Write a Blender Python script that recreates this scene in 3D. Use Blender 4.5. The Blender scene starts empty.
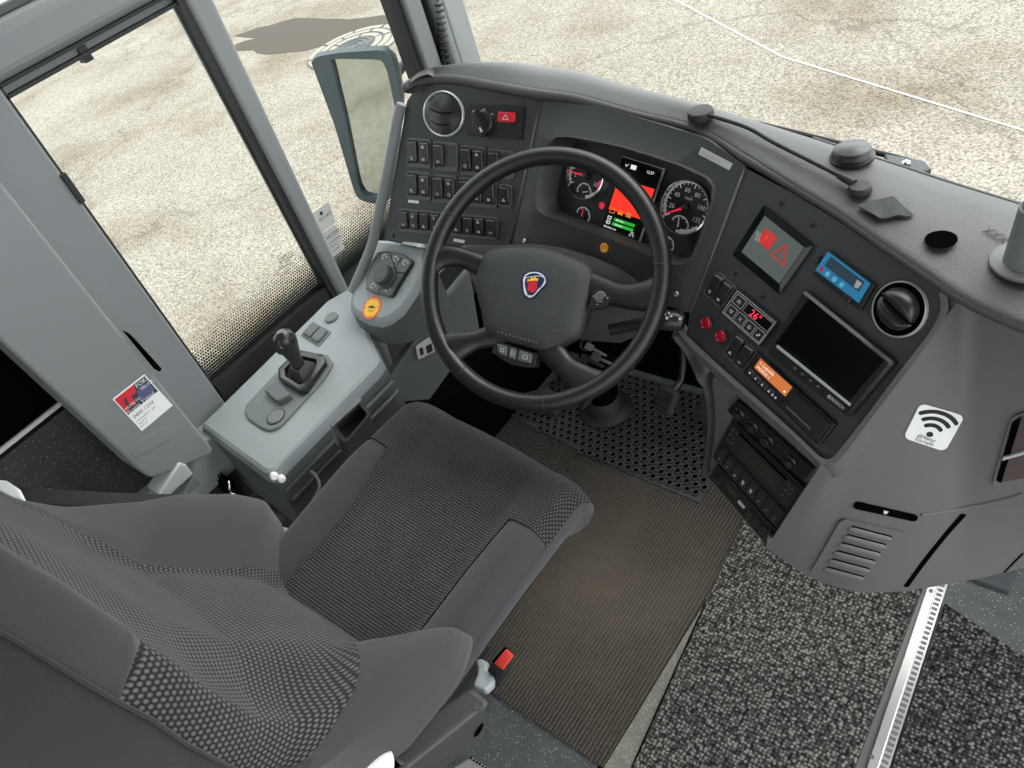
import bpy, math, random
import numpy as np
from mathutils import Vector, Matrix
random.seed(4)
SC = bpy.context.scene

# ------------------------------------------------------------------ camera, sky, exposure
EYE = np.array([0.0, 0.0, 1.6])
FOC = 802.5
CAM = np.array([[0.77237876, 0.25405646, -0.58213948],
                [0.57879127, -0.65899606, 0.48033828],
                [-0.26159458, -0.70794033, -0.65604022]])   # rows: world right, forward, up in lens axes
cam_data = bpy.data.cameras.new('camera')
cam = bpy.data.objects.new('camera', cam_data)
SC.collection.objects.link(cam)
R = Matrix([[CAM[0][0], -CAM[0][1], -CAM[0][2]],
            [CAM[1][0], -CAM[1][1], -CAM[1][2]],
            [CAM[2][0], -CAM[2][1], -CAM[2][2]]])
cam.matrix_world = Matrix.Translation(Vector(EYE)) @ R.to_4x4()
cam_data.sensor_width = 36.0
cam_data.lens = 36.0 * FOC / 1024.0
cam_data.clip_start = 0.02
SC.camera = cam

world = bpy.data.worlds.new('overcast_sky')
SC.world = world
world.use_nodes = True
bg = world.node_tree.nodes['Background']
bg.inputs['Color'].default_value = (0.94, 0.98, 1.0, 1)
bg.inputs['Strength'].default_value = 1.0
wn, wl = world.node_tree.nodes, world.node_tree.links.new       # overcast sky, brighter round the hidden sun ahead
w_tc = wn.new('ShaderNodeTexCoord'); w_dot = wn.new('ShaderNodeVectorMath'); w_dot.operation = 'DOT_PRODUCT'
wl(w_tc.outputs['Generated'], w_dot.inputs[0]); w_dot.inputs[1].default_value = (0.42, 0.74, 0.52)
w_r = wn.new('ShaderNodeMapRange'); w_r.inputs['From Min'].default_value = -0.3; w_r.inputs['From Max'].default_value = 1.0
w_r.inputs['To Min'].default_value = 0.62; w_r.inputs['To Max'].default_value = 1.9
wl(w_dot.outputs['Value'], w_r.inputs['Value']); wl(w_r.outputs['Result'], bg.inputs['Strength'])
sun_d = bpy.data.lights.new('hazy_sun', 'SUN')
sun_d.energy = 0.9
sun_d.angle = math.radians(40)
sun_d.color = (1.0, 0.95, 0.86)
sun = bpy.data.objects.new('hazy_sun', sun_d)
SC.collection.objects.link(sun)
sun.rotation_euler = (math.radians(-38), math.radians(18), 0)
SC.view_settings.view_transform = 'Standard'
SC.view_settings.look = 'None'
SC.view_settings.gamma = 1.0
SC.view_settings.use_curve_mapping = False
SC.view_settings.exposure = 1.3

# ------------------------------------------------------------------ measuring helpers (survey points on real planes)
def V(*a): return np.array(a, float)
def unit(v): v = np.array(v, float); return v / np.linalg.norm(v)
def ray(u, v): return CAM @ np.array([u - 512.0, v - 384.0, FOC])
def at_z(u, v, z):
    d = ray(u, v); return EYE + d * ((z - EYE[2]) / d[2])
def at_x(u, v, x):
    d = ray(u, v); return EYE + d * ((x - EYE[0]) / d[0])
def at_y(u, v, y):
    d = ray(u, v); return EYE + d * ((y - EYE[1]) / d[1])
def at_p(u, v, p0, n, off=0.0):
    p0 = np.array(p0) + np.array(n) * off
    d = ray(u, v); return EYE + d * (((p0 - EYE) @ n) / (d @ n))
class Plane:
    def __init__(s, p0, n): s.p0 = np.array(p0, float); s.n = unit(n)
    def __call__(s, u, v, off=0.0): return at_p(u, v, s.p0, s.n, off)
def plane3(a, b, c):
    n = unit(np.cross(np.array(b) - a, np.array(c) - a))
    if n @ (EYE - a) < 0: n = -n
    return Plane(a, n)
def zc(off, s):                       # converts readings from an enlarged view
    return lambda x, y: (off[0] + x / s, off[1] + y / s)
class Quad:
    """a four-cornered face on a plane: pt(s right, t down, height)"""
    def __init__(q, TL, TR, BR, BL, n):
        q.c = [np.array(p, float) for p in (TL, TR, BR, BL)]; q.n = unit(n)
        q.e1 = unit(q.c[1] - q.c[0] + q.c[2] - q.c[3]); q.e2 = unit(q.c[3] - q.c[0] + q.c[2] - q.c[1])
        q.w = (np.linalg.norm(q.c[1] - q.c[0]) + np.linalg.norm(q.c[2] - q.c[3])) / 2
        q.h = (np.linalg.norm(q.c[3] - q.c[0]) + np.linalg.norm(q.c[2] - q.c[1])) / 2
    def pt(q, s, t, h=0.0):
        a, b, c, d = q.c
        return a * (1 - s) * (1 - t) + b * s * (1 - t) + c * s * t + d * (1 - s) * t + q.n * h
    def sub(q, s0, t0, s1, t1, h=0.0):
        return Quad(q.pt(s0, t0, h), q.pt(s1, t0, h), q.pt(s1, t1, h), q.pt(s0, t1, h), q.n)
def quad_px(pl, pts, off=0.0): return Quad(*[pl(u, v, off) for u, v in pts], pl.n)

# ------------------------------------------------------------------ materials
MATS = {}
def hexc(r, g, b):
    f = lambda c: ((c / 255 + 0.055) / 1.055) ** 2.4 if c > 10 else c / 255 / 12.92
    return (f(r), f(g), f(b), 1)
def mat(name, rgb, rough=0.5, metal=0.0, bump=0.0, bscale=400, vary=0.0, vscale=30, emit=None, estr=1.0, spec=0.5, sheen=0.0):
    m = bpy.data.materials.new(name); m.use_nodes = True
    nt = m.node_tree; b = nt.nodes['Principled BSDF']
    b.inputs['Base Color'].default_value = hexc(*rgb)
    b.inputs['Roughness'].default_value = rough
    b.inputs['Metallic'].default_value = metal
    b.inputs['Specular IOR Level'].default_value = spec
    if sheen:
        b.inputs['Sheen Weight'].default_value = sheen; b.inputs['Sheen Roughness'].default_value = 0.5
    tc = nt.nodes.new('ShaderNodeTexCoord')
    if bump:
        n = nt.nodes.new('ShaderNodeTexNoise'); n.inputs['Scale'].default_value = bscale; n.inputs['Detail'].default_value = 3
        nt.links.new(tc.outputs['Object'], n.inputs['Vector'])
        bp = nt.nodes.new('ShaderNodeBump'); bp.inputs['Strength'].default_value = bump; bp.inputs['Distance'].default_value = 0.002
        nt.links.new(n.outputs['Fac'], bp.inputs['Height']); nt.links.new(bp.outputs['Normal'], b.inputs['Normal'])
    if vary:
        n = nt.nodes.new('ShaderNodeTexNoise'); n.inputs['Scale'].default_value = vscale; n.inputs['Detail'].default_value = 5
        nt.links.new(tc.outputs['Object'], n.inputs['Vector'])
        mx = nt.nodes.new('ShaderNodeMix'); mx.data_type = 'RGBA'
        c = hexc(*rgb)
        mx.inputs['A'].default_value = (c[0] * (1 - vary), c[1] * (1 - vary), c[2] * (1 - vary), 1)
        mx.inputs['B'].default_value = (min(1, c[0] * (1 + vary)), min(1, c[1] * (1 + vary)), min(1, c[2] * (1 + vary)), 1)
        nt.links.new(n.outputs['Fac'], mx.inputs['Factor']); nt.links.new(mx.outputs['Result'], b.inputs['Base Color'])
    if emit:
        b.inputs['Emission Color'].default_value = hexc(*emit); b.inputs['Emission Strength'].default_value = estr
    MATS[name] = m
    return m
def nodes_of(name, rough=0.6):
    m = bpy.data.materials.new(name); m.use_nodes = True; MATS[name] = m
    nt = m.node_tree; b = nt.nodes['Principled BSDF']; b.inputs['Roughness'].default_value = rough
    def N(kind, **kw):
        n = nt.nodes.new('ShaderNode' + kind)
        for k, v in kw.items():
            if k in n.inputs.keys(): n.inputs[k].default_value = v
            else: setattr(n, k, v)
        return n
    return m, nt, b, N, nt.links.new
def ramp(N, stops, interp='LINEAR'):
    r = N('ValToRGB'); r.color_ramp.interpolation = interp
    while len(r.color_ramp.elements) < len(stops): r.color_ramp.elements.new(0.5)
    for e, (p, c) in zip(r.color_ramp.elements, stops): e.position = p; e.color = c
    return r
def math_node(N, L, op, a, b=None, clamp=False):
    n = N('Math', operation=op, use_clamp=clamp)
    for i, x in enumerate((a, b)):
        if x is None: continue
        if isinstance(x, (int, float)): n.inputs[i].default_value = x
        else: L(x, n.inputs[i])
    return n.outputs[0]

mat('panel_black', (47, 49, 50), 0.45, bump=0.35, bscale=900)
mat('hood_black', (58, 58, 59), 0.45, bump=0.5, bscale=700, spec=0.6)
mat('binnacle_grey', (56, 58, 59), 0.45, bump=0.3, bscale=900)
mat('shroud_grey', (99, 99, 96), 0.45, bump=0.25, bscale=900, spec=0.5)
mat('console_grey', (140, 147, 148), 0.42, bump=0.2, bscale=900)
mat('console_lower_shade', (76, 79, 80), 0.55)  # console grey darkened to paint in the shade low on its side
mat('console_side_shade', (84, 87, 88), 0.5, bump=0.2, bscale=900)  # darker copy of the console grey, shade on upright faces put into the colour
mat('trim_grey', (117, 121, 122), 0.5, bump=0.12, bscale=600)
mat('plate_grey', (104, 109, 110), 0.5, bump=0.3, bscale=900)
mat('black_plastic', (24, 25, 26), 0.36)
mat('switch_black', (36, 37, 39), 0.28)
mat('button_grey', (84, 87, 89), 0.45)
mat('knob_grey', (74, 76, 78), 0.45, bump=0.6, bscale=1500)
mat('rubber_black', (24, 24, 25), 0.6)
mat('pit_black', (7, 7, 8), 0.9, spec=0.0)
mat('silver', (214, 217, 219), 0.3, 0.45)
mat('leather_black', (24, 25, 26), 0.34, bump=0.2, bscale=1100, spec=0.55)
mat('hub_black', (52, 54, 55), 0.48, bump=0.55, bscale=800)
mat('column_taupe', (86, 82, 79), 0.5)
mat('chrome', (225, 228, 230), 0.16, 1.0)
mat('steel', (176, 178, 179), 0.32, 1.0)
mat('aluminium', (226, 225, 222), 0.38, 0.75, vary=0.06, vscale=90)
mat('groove_grey', (128, 126, 124), 0.5, 0.4)
mat('white', (226, 228, 228), 0.5)
mat('ivory', (232, 231, 226), 0.5)
mat('icon_white', (196, 198, 200), 0.5)
mat('frame_edge', (84, 85, 87), 0.4)
mat('label_grey', (178, 179, 176), 0.5)
mat('text_grey', (140, 140, 138), 0.6)
mat('text_black', (22, 22, 23), 0.6)
mat('red_plastic', (206, 22, 46), 0.35)
mat('red_clear', (150, 12, 30), 0.18)
mat('buckle_red', (228, 70, 66), 0.4)
mat('orange', (240, 96, 52), 0.5)
mat('yellow', (246, 190, 40), 0.5)
mat('navy', (34, 44, 84), 0.35)
mat('gauge_face', (27, 28, 30), 0.35)
mat('needle_red', (190, 30, 52), 0.4, emit=(220, 40, 60), estr=0.25)
mat('gauge_white', (222, 224, 225), 0.5)
mat('screen_dark', (14, 17, 17), 0.12)
mat('screen_glossy', (9, 12, 12), 0.16, spec=0.35)
mat('screen_red', (190, 30, 20), 0.3, emit=(240, 50, 34), estr=0.42)
mat('screen_green', (20, 120, 30), 0.3, emit=(40, 170, 56), estr=0.35)
mat('screen_amber', (90, 44, 20), 0.3, emit=(196, 112, 60), estr=0.42)
mat('screen_white', (200, 200, 200), 0.3, emit=(235, 235, 230), estr=0.35)
mat('screen_orange', (120, 50, 10), 0.3, emit=(230, 120, 30), estr=0.4)
mat('screen_grey', (96, 104, 101), 0.22, emit=(84, 92, 88), estr=0.08)
mat('sign_red', (150, 30, 30), 0.3, emit=(214, 62, 56), estr=0.2)
mat('digit_red', (150, 10, 30), 0.3, emit=(255, 50, 80), estr=0.6)
mat('lcd_green', (40, 46, 38), 0.25)
mat('gadget_blue', (44, 140, 190), 0.4)
mat('gadget_screen', (58, 76, 92), 0.2)
mat('button_blue', (110, 196, 226), 0.35)
mat('sticker_red', (200, 34, 48), 0.5)
mat('sticker_dark', (52, 54, 66), 0.5)
mat('sticker_blue', (78, 84, 120), 0.5)
mat('mirror_housing', (78, 90, 94), 0.45)
mat('wiper_blue', (44, 52, 60), 0.4)
mat('cloth_grey', (76, 77, 78), 0.95, bump=1.0, bscale=1400, vary=0.35, vscale=900)
mat('frame_dark', (58, 59, 61), 0.5, bump=0.15, bscale=700)
mat('belt_black', (17, 17, 18), 0.75, bump=0.5, bscale=1500)
mat('belt_grey', (150, 158, 162), 0.5)
mat('pedal_rubber', (40, 41, 42), 0.7, bump=0.5, bscale=300)
mat('taupe_lower', (132, 122, 116), 0.5, bump=0.15, bscale=900)
mat('pocket_brown', (78, 68, 66), 0.5)
mat('lead_grey', (70, 72, 74), 0.6)
mat('wet_stain', (52, 42, 28), 0.7)
mat('kerb_stone', (138, 133, 122), 0.8)

def fabric(name, dark, light, pitch, bump, rough=0.95, stretch=1.0, lo=0.22, hi=0.5):
    m, nt, b, N, L = nodes_of(name, rough)
    uv = N('TexCoord'); mp = N('Mapping'); mp.inputs['Scale'].default_value = (1 / pitch, stretch / pitch, 1)
    L(uv.outputs['UV'], mp.inputs['Vector'])
    sep = N('SeparateXYZ'); L(mp.outputs['Vector'], sep.inputs[0])
    fl = math_node(N, L, 'FLOOR', sep.outputs['Y'])
    half = math_node(N, L, 'MULTIPLY', fl, 0.5)
    x2 = math_node(N, L, 'ADD', sep.outputs['X'], half)
    fx = math_node(N, L, 'SUBTRACT', math_node(N, L, 'FRACT', x2), 0.5)
    fy = math_node(N, L, 'SUBTRACT', math_node(N, L, 'FRACT', sep.outputs['Y']), 0.5)
    d = math_node(N, L, 'SQRT', math_node(N, L, 'ADD', math_node(N, L, 'MULTIPLY', fx, fx), math_node(N, L, 'MULTIPLY', fy, fy)))
    r = ramp(N, [(lo, hexc(*light)), (hi, hexc(*dark))]); L(d, r.inputs['Fac'])
    nz = N('TexNoise', Scale=14.0, Detail=4.0); L(uv.outputs['UV'], nz.inputs['Vector'])
    mx = N('Mix', data_type='RGBA', blend_type='MULTIPLY'); mx.inputs['Factor'].default_value = 0.5
    r2 = ramp(N, [(0.3, (0.72, 0.71, 0.7, 1)), (0.7, (1.2, 1.2, 1.2, 1))]); L(nz.outputs['Fac'], r2.inputs['Fac'])
    L(r.outputs['Color'], mx.inputs['A']); L(r2.outputs['Color'], mx.inputs['B']); L(mx.outputs['Result'], b.inputs['Base Color'])
    bp = N('Bump', Strength=bump, Distance=0.002, invert=True); L(d, bp.inputs['Height']); L(bp.outputs['Normal'], b.inputs['Normal'])
    b.inputs['Sheen Weight'].default_value = 0.12
    b.inputs['Specular IOR Level'].default_value = 0.15
    return m
fabric('weave', (27, 28, 29), (88, 89, 90), 0.0050, 0.8, lo=.14, hi=.42)
fabric('mesh_fabric', (28, 28, 29), (88, 87, 85), 0.0066, 0.9, stretch=0.8, lo=.18, hi=.46)
mat('plain_fabric', (56, 56, 58), 0.95, bump=0.5, bscale=1600, vary=0.12, vscale=500, spec=0.15, sheen=0.2)
mat('back_fabric', (48, 46, 45), 0.95, bump=0.5, bscale=1600, vary=0.14, vscale=300, spec=0.15, sheen=0.2)

def pile_mat(name, dark, mid, light, scale, bump, stain=None, rib=None, rand=1.0):
    m, nt, b, N, L = nodes_of(name, 0.97)
    geo = N('NewGeometry')
    vo = N('TexVoronoi', Scale=scale, Randomness=rand); L(geo.outputs['Position'], vo.inputs['Vector'])
    nz = N('TexNoise', Scale=scale * 0.9, Detail=3.0); L(geo.outputs['Position'], nz.inputs['Vector'])
    v = math_node(N, L, 'ADD', math_node(N, L, 'MULTIPLY', vo.outputs['Distance'], 0.55), math_node(N, L, 'MULTIPLY', nz.outputs['Fac'], 0.6))
    h = v
    if rib:
        sep = N('SeparateXYZ'); L(geo.outputs['Position'], sep.inputs[0])
        s = math_node(N, L, 'MULTIPLY', math_node(N, L, 'SINE', math_node(N, L, 'MULTIPLY', sep.outputs[rib[0]], 2 * math.pi / rib[1])), rib[2])
        h = math_node(N, L, 'ADD', v, s)
    r = ramp(N, [(0.36, hexc(*light)), (0.52, hexc(*mid)), (0.72, hexc(*dark))]); L(h, r.inputs['Fac'])
    col = r.outputs['Color']
    if stain:
        n2 = N('TexNoise', Scale=5.0, Detail=6.0, Roughness=0.65); L(geo.outputs['Position'], n2.inputs['Vector'])
        vm = N('VectorMath', operation='DISTANCE'); L(geo.outputs['Position'], vm.inputs[0]); vm.inputs[1].default_value = stain[1]
        f = math_node(N, L, 'SUBTRACT', 1.0, math_node(N, L, 'DIVIDE', vm.outputs['Value'], stain[2]), True)
        f = math_node(N, L, 'MULTIPLY', f, math_node(N, L, 'MULTIPLY', n2.outputs['Fac'], 1.7), True)
        mx = N('Mix', data_type='RGBA'); L(f, mx.inputs['Factor']); L(col, mx.inputs['A']); mx.inputs['B'].default_value = hexc(*stain[0]); col = mx.outputs['Result']
    L(col, b.inputs['Base Color']); b.inputs['Specular IOR Level'].default_value = 0.1
    bp = N('Bump', Strength=bump, Distance=0.004, invert=True); L(h, bp.inputs['Height']); L(bp.outputs['Normal'], b.inputs['Normal'])
    return m
pile_mat('driver_carpet', (30, 29, 28), (56, 53, 50), (92, 88, 83), 420, 0.7, stain=((100, 92, 82), (-0.74, 0.70, 0.0), 0.52), rib=('X', 0.0088, 0.22))
pile_mat('loop_mat', (34, 34, 33), (84, 82, 79), (150, 147, 141), 135, 1.0, rand=0.55)
pile_mat('loop_mat_dark', (26, 25, 26), (68, 66, 67), (132, 128, 128), 140, 1.0, rand=0.6)

def vinyl(name, base, speck, scale, thr):
    m, nt, b, N, L = nodes_of(name, 0.45)
    geo = N('NewGeometry')
    vo = N('TexVoronoi', Scale=scale); L(geo.outputs['Position'], vo.inputs['Vector'])
    r = ramp(N, [(thr, hexc(*speck)), (thr + 0.03, hexc(*base))]); L(vo.outputs['Distance'], r.inputs['Fac'])
    nz = N('TexNoise', Scale=25.0, Detail=6.0); L(geo.outputs['Position'], nz.inputs['Vector'])
    mx = N('Mix', data_type='RGBA', blend_type='MULTIPLY'); mx.inputs['Factor'].default_value = 0.6
    r2 = ramp(N, [(0.3, (0.7, 0.7, 0.7, 1)), (0.7, (1.15, 1.15, 1.15, 1))]); L(nz.outputs['Fac'], r2.inputs['Fac'])
    L(r.outputs['Color'], mx.inputs['A']); L(r2.outputs['Color'], mx.inputs['B']); L(mx.outputs['Result'], b.inputs['Base Color'])
    return m
vinyl('speckled_vinyl', (80, 84, 85), (190, 194, 194), 170, 0.15)
vinyl('speckled_lining', (46, 48, 49), (160, 162, 162), 150, 0.11)
vinyl('strip_vinyl', (128, 126, 116), (196, 194, 184), 190, 0.2)

def asphalt():
    m, nt, b, N, L = nodes_of('asphalt', 0.9)
    geo = N('NewGeometry')
    n1 = N('TexNoise', Scale=70.0, Detail=4.0, Roughness=0.7); L(geo.outputs['Position'], n1.inputs['Vector'])
    r1 = ramp(N, [(0.36, hexc(82, 79, 74)), (0.5, hexc(134, 130, 122)), (0.62, hexc(164, 159, 149))]); L(n1.outputs['Fac'], r1.inputs['Fac'])
    n2 = N('TexNoise', Scale=0.9, Detail=5.0, Roughness=0.6); L(geo.outputs['Position'], n2.inputs['Vector'])
    r2 = ramp(N, [(0.32, hexc(205, 194, 174)), (0.5, hexc(242, 238, 229)), (0.68, hexc(255, 253, 248))]); L(n2.outputs['Fac'], r2.inputs['Fac'])
    mx = N('Mix', data_type='RGBA', blend_type='MULTIPLY'); mx.inputs['Factor'].default_value = 1.0
    L(r1.outputs['Color'], mx.inputs['A']); L(r2.outputs['Color'], mx.inputs['B'])
    n3 = N('TexNoise', Scale=2.2, Detail=5.0); L(geo.outputs['Position'], n3.inputs['Vector'])
    vm = N('VectorMath', operation='MULTIPLY_ADD'); L(n3.outputs['Color'], vm.inputs[0]); vm.inputs[1].default_value = (0.9, 0.9, 0.9); L(geo.outputs['Position'], vm.inputs[2])
    vo = N('TexVoronoi', Scale=0.22, feature='DISTANCE_TO_EDGE'); L(vm.outputs[0], vo.inputs['Vector'])
    r3 = ramp(N, [(0.0, (0.60, 0.58, 0.55, 1)), (0.008, (1, 1, 1, 1))]); L(vo.outputs['Distance'], r3.inputs['Fac'])
    m2 = N('Mix', data_type='RGBA', blend_type='MULTIPLY'); m2.inputs['Factor'].default_value = 0.75
    L(mx.outputs['Result'], m2.inputs['A']); L(r3.outputs['Color'], m2.inputs['B']); L(m2.outputs['Result'], b.inputs['Base Color'])
    bp = N('Bump', Strength=0.5, Distance=0.01); L(n1.outputs['Fac'], bp.inputs['Height']); L(bp.outputs['Normal'], b.inputs['Normal'])
asphalt()

def glass(name, tint=(0.97, 0.99, 0.98), dots=None):
    m = bpy.data.materials.new(name); m.use_nodes = True; MATS[name] = m
    nt = m.node_tree; nt.nodes.clear(); L = nt.links.new
    def N(kind, **kw):
        n = nt.nodes.new('ShaderNode' + kind)
        for k, v in kw.items():
            if k in n.inputs.keys(): n.inputs[k].default_value = v
            else: setattr(n, k, v)
        return n
    out = N('OutputMaterial'); tr = N('BsdfTransparent'); tr.inputs['Color'].default_value = (*tint, 1)
    gl = N('BsdfGlossy', Roughness=0.02); fr = N('Fresnel', IOR=1.35)
    mx = N('MixShader'); L(math_node(N, L, 'MULTIPLY', fr.outputs[0], 0.55), mx.inputs[0]); L(tr.outputs[0], mx.inputs[1]); L(gl.outputs[0], mx.inputs[2])
    last = mx.outputs[0]
    if dots:
        z0, z1, pitch = dots               # printed dot band: solid at z0, gone at z1
        geo = N('NewGeometry'); sep = N('SeparateXYZ'); L(geo.outputs['Position'], sep.inputs[0])
        row = math_node(N, L, 'DIVIDE', sep.outputs['Z'], pitch)
        half = math_node(N, L, 'MULTIPLY', math_node(N, L, 'FLOOR', row), 0.5)
        colx = math_node(N, L, 'ADD', math_node(N, L, 'DIVIDE', sep.outputs['Y'], pitch), half)
        fx = math_node(N, L, 'SUBTRACT', math_node(N, L, 'FRACT', colx), 0.5)
        fy = math_node(N, L, 'SUBTRACT', math_node(N, L, 'FRACT', row), 0.5)
        d = math_node(N, L, 'SQRT', math_node(N, L, 'ADD', math_node(N, L, 'MULTIPLY', fx, fx), math_node(N, L, 'MULTIPLY', fy, fy)))
        g = math_node(N, L, 'DIVIDE', math_node(N, L, 'SUBTRACT', z1, sep.outputs['Z']), z1 - z0)
        rad = math_node(N, L, 'MULTIPLY', g, 0.74)
        on = math_node(N, L, 'LESS_THAN', d, rad)
        df = N('BsdfDiffuse'); df.inputs['Color'].default_value = (0.012, 0.016, 0.016, 1)
        m3 = N('MixShader'); L(on, m3.inputs[0]); L(last, m3.inputs[1]); L(df.outputs[0], m3.inputs[2]); last = m3.outputs[0]
    L(last, out.inputs[0])
glass('pane_glass')
glass('side_glass', (0.97, 1.0, 0.98), dots=(0.590, 0.75, 0.0066))
m, nt, b, N, L = nodes_of('mirror_glass', 0.04)
b.inputs['Metallic'].default_value = 1.0; b.inputs['Base Color'].default_value = (0.62, 0.66, 0.63, 1)

# ------------------------------------------------------------------ mesh builder
ORG = {}
class MB:
    def __init__(s): s.v = []; s.f = []; s.m = []; s.uv = []; s.sm = []
    def add(s, verts, faces, mi=0, uvs=None, smooth=True):
        o = len(s.v); s.v += [np.array(p, float) for p in verts]
        s.uv += (uvs if uvs is not None else [(p[0], p[1]) for p in verts])
        for k, f in enumerate(faces):
            s.f.append([i + o for i in f]); s.m.append(mi[k] if isinstance(mi, list) else mi); s.sm.append(smooth)
        return s
    def hexa(s, a, b, mi=0):                      # two matching loops of 4 (or n) points joined into a solid
        n = len(a); vs = list(a) + list(b)
        fs = [list(range(n))[::-1], list(range(n, 2 * n))] + [[i, (i + 1) % n, n + (i + 1) % n, n + i] for i in range(n)]
        return s.add(vs, fs, mi, smooth=False)
    def prism(s, poly, n, h0, h1, mi=0):
        n = np.array(n); return s.hexa([p + n * h0 for p in poly], [p + n * h1 for p in poly], mi)
    def box(s, lo, hi, mi=0):
        x0, y0, z0 = lo; x1, y1, z1 = hi
        return s.hexa([V(x0, y0, z0), V(x1, y0, z0), V(x1, y1, z0), V(x0, y1, z0)], [V(x0, y0, z1), V(x1, y0, z1), V(x1, y1, z1), V(x0, y1, z1)], mi)
    def grid(s, P, mi=0, uv=None, closed_u=False, smooth=True):
        r, c = len(P), len(P[0]); vs = [p for row in P for p in row]
        fs = []
        for i in range(r - 1):
            for j in range(c if closed_u else c - 1):
                fs.append([i * c + j, i * c + (j + 1) % c, (i + 1) * c + (j + 1) % c, (i + 1) * c + j])
        return s.add(vs, fs, mi, [q for row in uv for q in row] if uv else None, smooth)
    def loft(s, loops, mi=0, cap=True):            # closed loops
        s.grid(loops, mi, closed_u=True)
        if cap:
            for lp, rev in ((loops[0], True), (loops[-1], False)):
                idx = list(range(len(lp))); s.add(lp, [idx[::-1] if rev else idx], mi, smooth=False)
        return s
    def tube(s, path, r, seg=12, mi=0, cap=True, flat=1.0, up=None, closed=False):
        path = [np.array(p, float) for p in path]; n = len(path); loops = []; prev = None
        for i, p in enumerate(path):
            t = unit((path[(i + 1) % n] - path[i - 1]) if closed else (path[min(i + 1, n - 1)] - path[max(i - 1, 0)]))
            if up is not None: a = unit(np.cross(t, up))
            elif prev is None: a = unit(np.cross(t, V(0, 0, 1) if abs(t[2]) < 0.9 else V(1, 0, 0)))
            else: a = unit(prev - t * (prev @ t))
            prev = a; b2 = np.cross(a, t)
            rr = r[i] if hasattr(r, '__len__') else r
            ff = flat[i] if hasattr(flat, '__len__') else flat
            loops.append([p + a * rr * math.cos(q) + b2 * rr * ff * math.sin(q) for q in np.linspace(0, 2 * math.pi, seg, endpoint=False)])
        if closed: loops.append(loops[0]); cap = False
        return s.loft(loops, mi, cap)
    def lathe(s, c, axis, prof, seg=32, mi=0, cap=True, e=None):   # prof: (radius, height along axis)
        axis = unit(axis); a = unit(np.cross(axis, V(0, 0, 1) if abs(axis[2]) < 0.9 else V(0, 1, 0))) if e is None else unit(e)
        b2 = np.cross(axis, a); ang = np.linspace(0, 2 * math.pi, seg, endpoint=False)
        loops = [[c + axis * h + (a * math.cos(q) + b2 * math.sin(q)) * max(r, 1e-5) for q in ang] for r, h in prof]
        return s.loft(loops, mi, cap)
    def rrect(s, q, s0, t0, s1, t1, rad, h0, h1, mi=0, k=4):
        """rounded slab on a Quad between heights"""
        return s.prism(rr_poly(q, s0, t0, s1, t1, rad, k), q.n, h0, h1, mi)
    def dome(s, q, s0, t0, s1, t1, rad, h0, h1, mi=0, inset=0.18, k=4):
        """slab with a rounded-over top"""
        ds, dt = (s1 - s0) * inset, (t1 - t0) * inset
        a = rr_poly(q, s0, t0, s1, t1, rad, k); b2 = rr_poly(q, s0 + ds * .35, t0 + dt * .35, s1 - ds * .35, t1 - dt * .35, rad * .9, k); c = rr_poly(q, s0 + ds, t0 + dt, s1 - ds, t1 - dt, rad * .7, k)
        return s.loft([[p + q.n * h0 for p in a], [p + q.n * (h0 + (h1 - h0) * .65) for p in a], [p + q.n * (h0 + (h1 - h0) * .92) for p in b2], [p + q.n * h1 for p in c]], mi)
    def build(s, name, mats, parent=None, bevel=0.0, bseg=2, subsurf=0, label=None, angle=40):
        me = bpy.data.meshes.new(name)
        P = np.array(s.v); lo = P.min(0); hi = P.max(0); org = V((lo[0] + hi[0]) / 2, (lo[1] + hi[1]) / 2, lo[2])
        me.from_pydata([tuple(p - org) for p in s.v], [], s.f)
        if not isinstance(mats, (list, tuple)): mats = [mats]
        for mm in mats: me.materials.append(MATS[mm])
        me.polygons.foreach_set('material_index', s.m); me.polygons.foreach_set('use_smooth', s.sm)
        ul = me.uv_layers.new(name='UVMap')
        for lp in me.loops: ul.data[lp.index].uv = s.uv[lp.vertex_index]
        import bmesh
        bm = bmesh.new(); bm.from_mesh(me); bmesh.ops.remove_doubles(bm, verts=bm.verts, dist=1e-6)
        bmesh.ops.recalc_face_normals(bm, faces=bm.faces)
        for ed in bm.edges:
            if len(ed.link_faces) == 2 and ed.calc_face_angle(0) > math.radians(angle): ed.smooth = False
        bm.to_mesh(me); bm.free()
        ob = bpy.data.objects.new(name, me); SC.collection.objects.link(ob)
        ORG[ob.name] = org
        if parent is not None:
            ob.parent = parent; ob.location = Vector(org - ORG[parent.name])
        else: ob.location = Vector(org)
        if bevel:
            md = ob.modifiers.new('bevel', 'BEVEL'); md.width = bevel; md.segments = bseg; md.limit_method = 'ANGLE'; md.angle_limit = math.radians(35)
        if subsurf:
            md = ob.modifiers.new('subsurf', 'SUBSURF'); md.levels = subsurf; md.render_levels = subsurf
        if label: ob['label'] = label
        return ob
def rr_poly(q, s0, t0, s1, t1, rad, k=4):
    rs, rt = min(rad / q.w, abs(s1 - s0) / 2.01), min(rad / q.h, abs(t1 - t0) / 2.01); out = []
    for cs, ct, a0 in ((s0 + rs, t0 + rt, 180), (s1 - rs, t0 + rt, 270), (s1 - rs, t1 - rt, 0), (s0 + rs, t1 - rt, 90)):
        for i in range(k + 1):
            a = math.radians(a0 + 90 * i / k); out.append(q.pt(cs + rs * math.cos(a), ct + rt * math.sin(a)))
    return out
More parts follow.
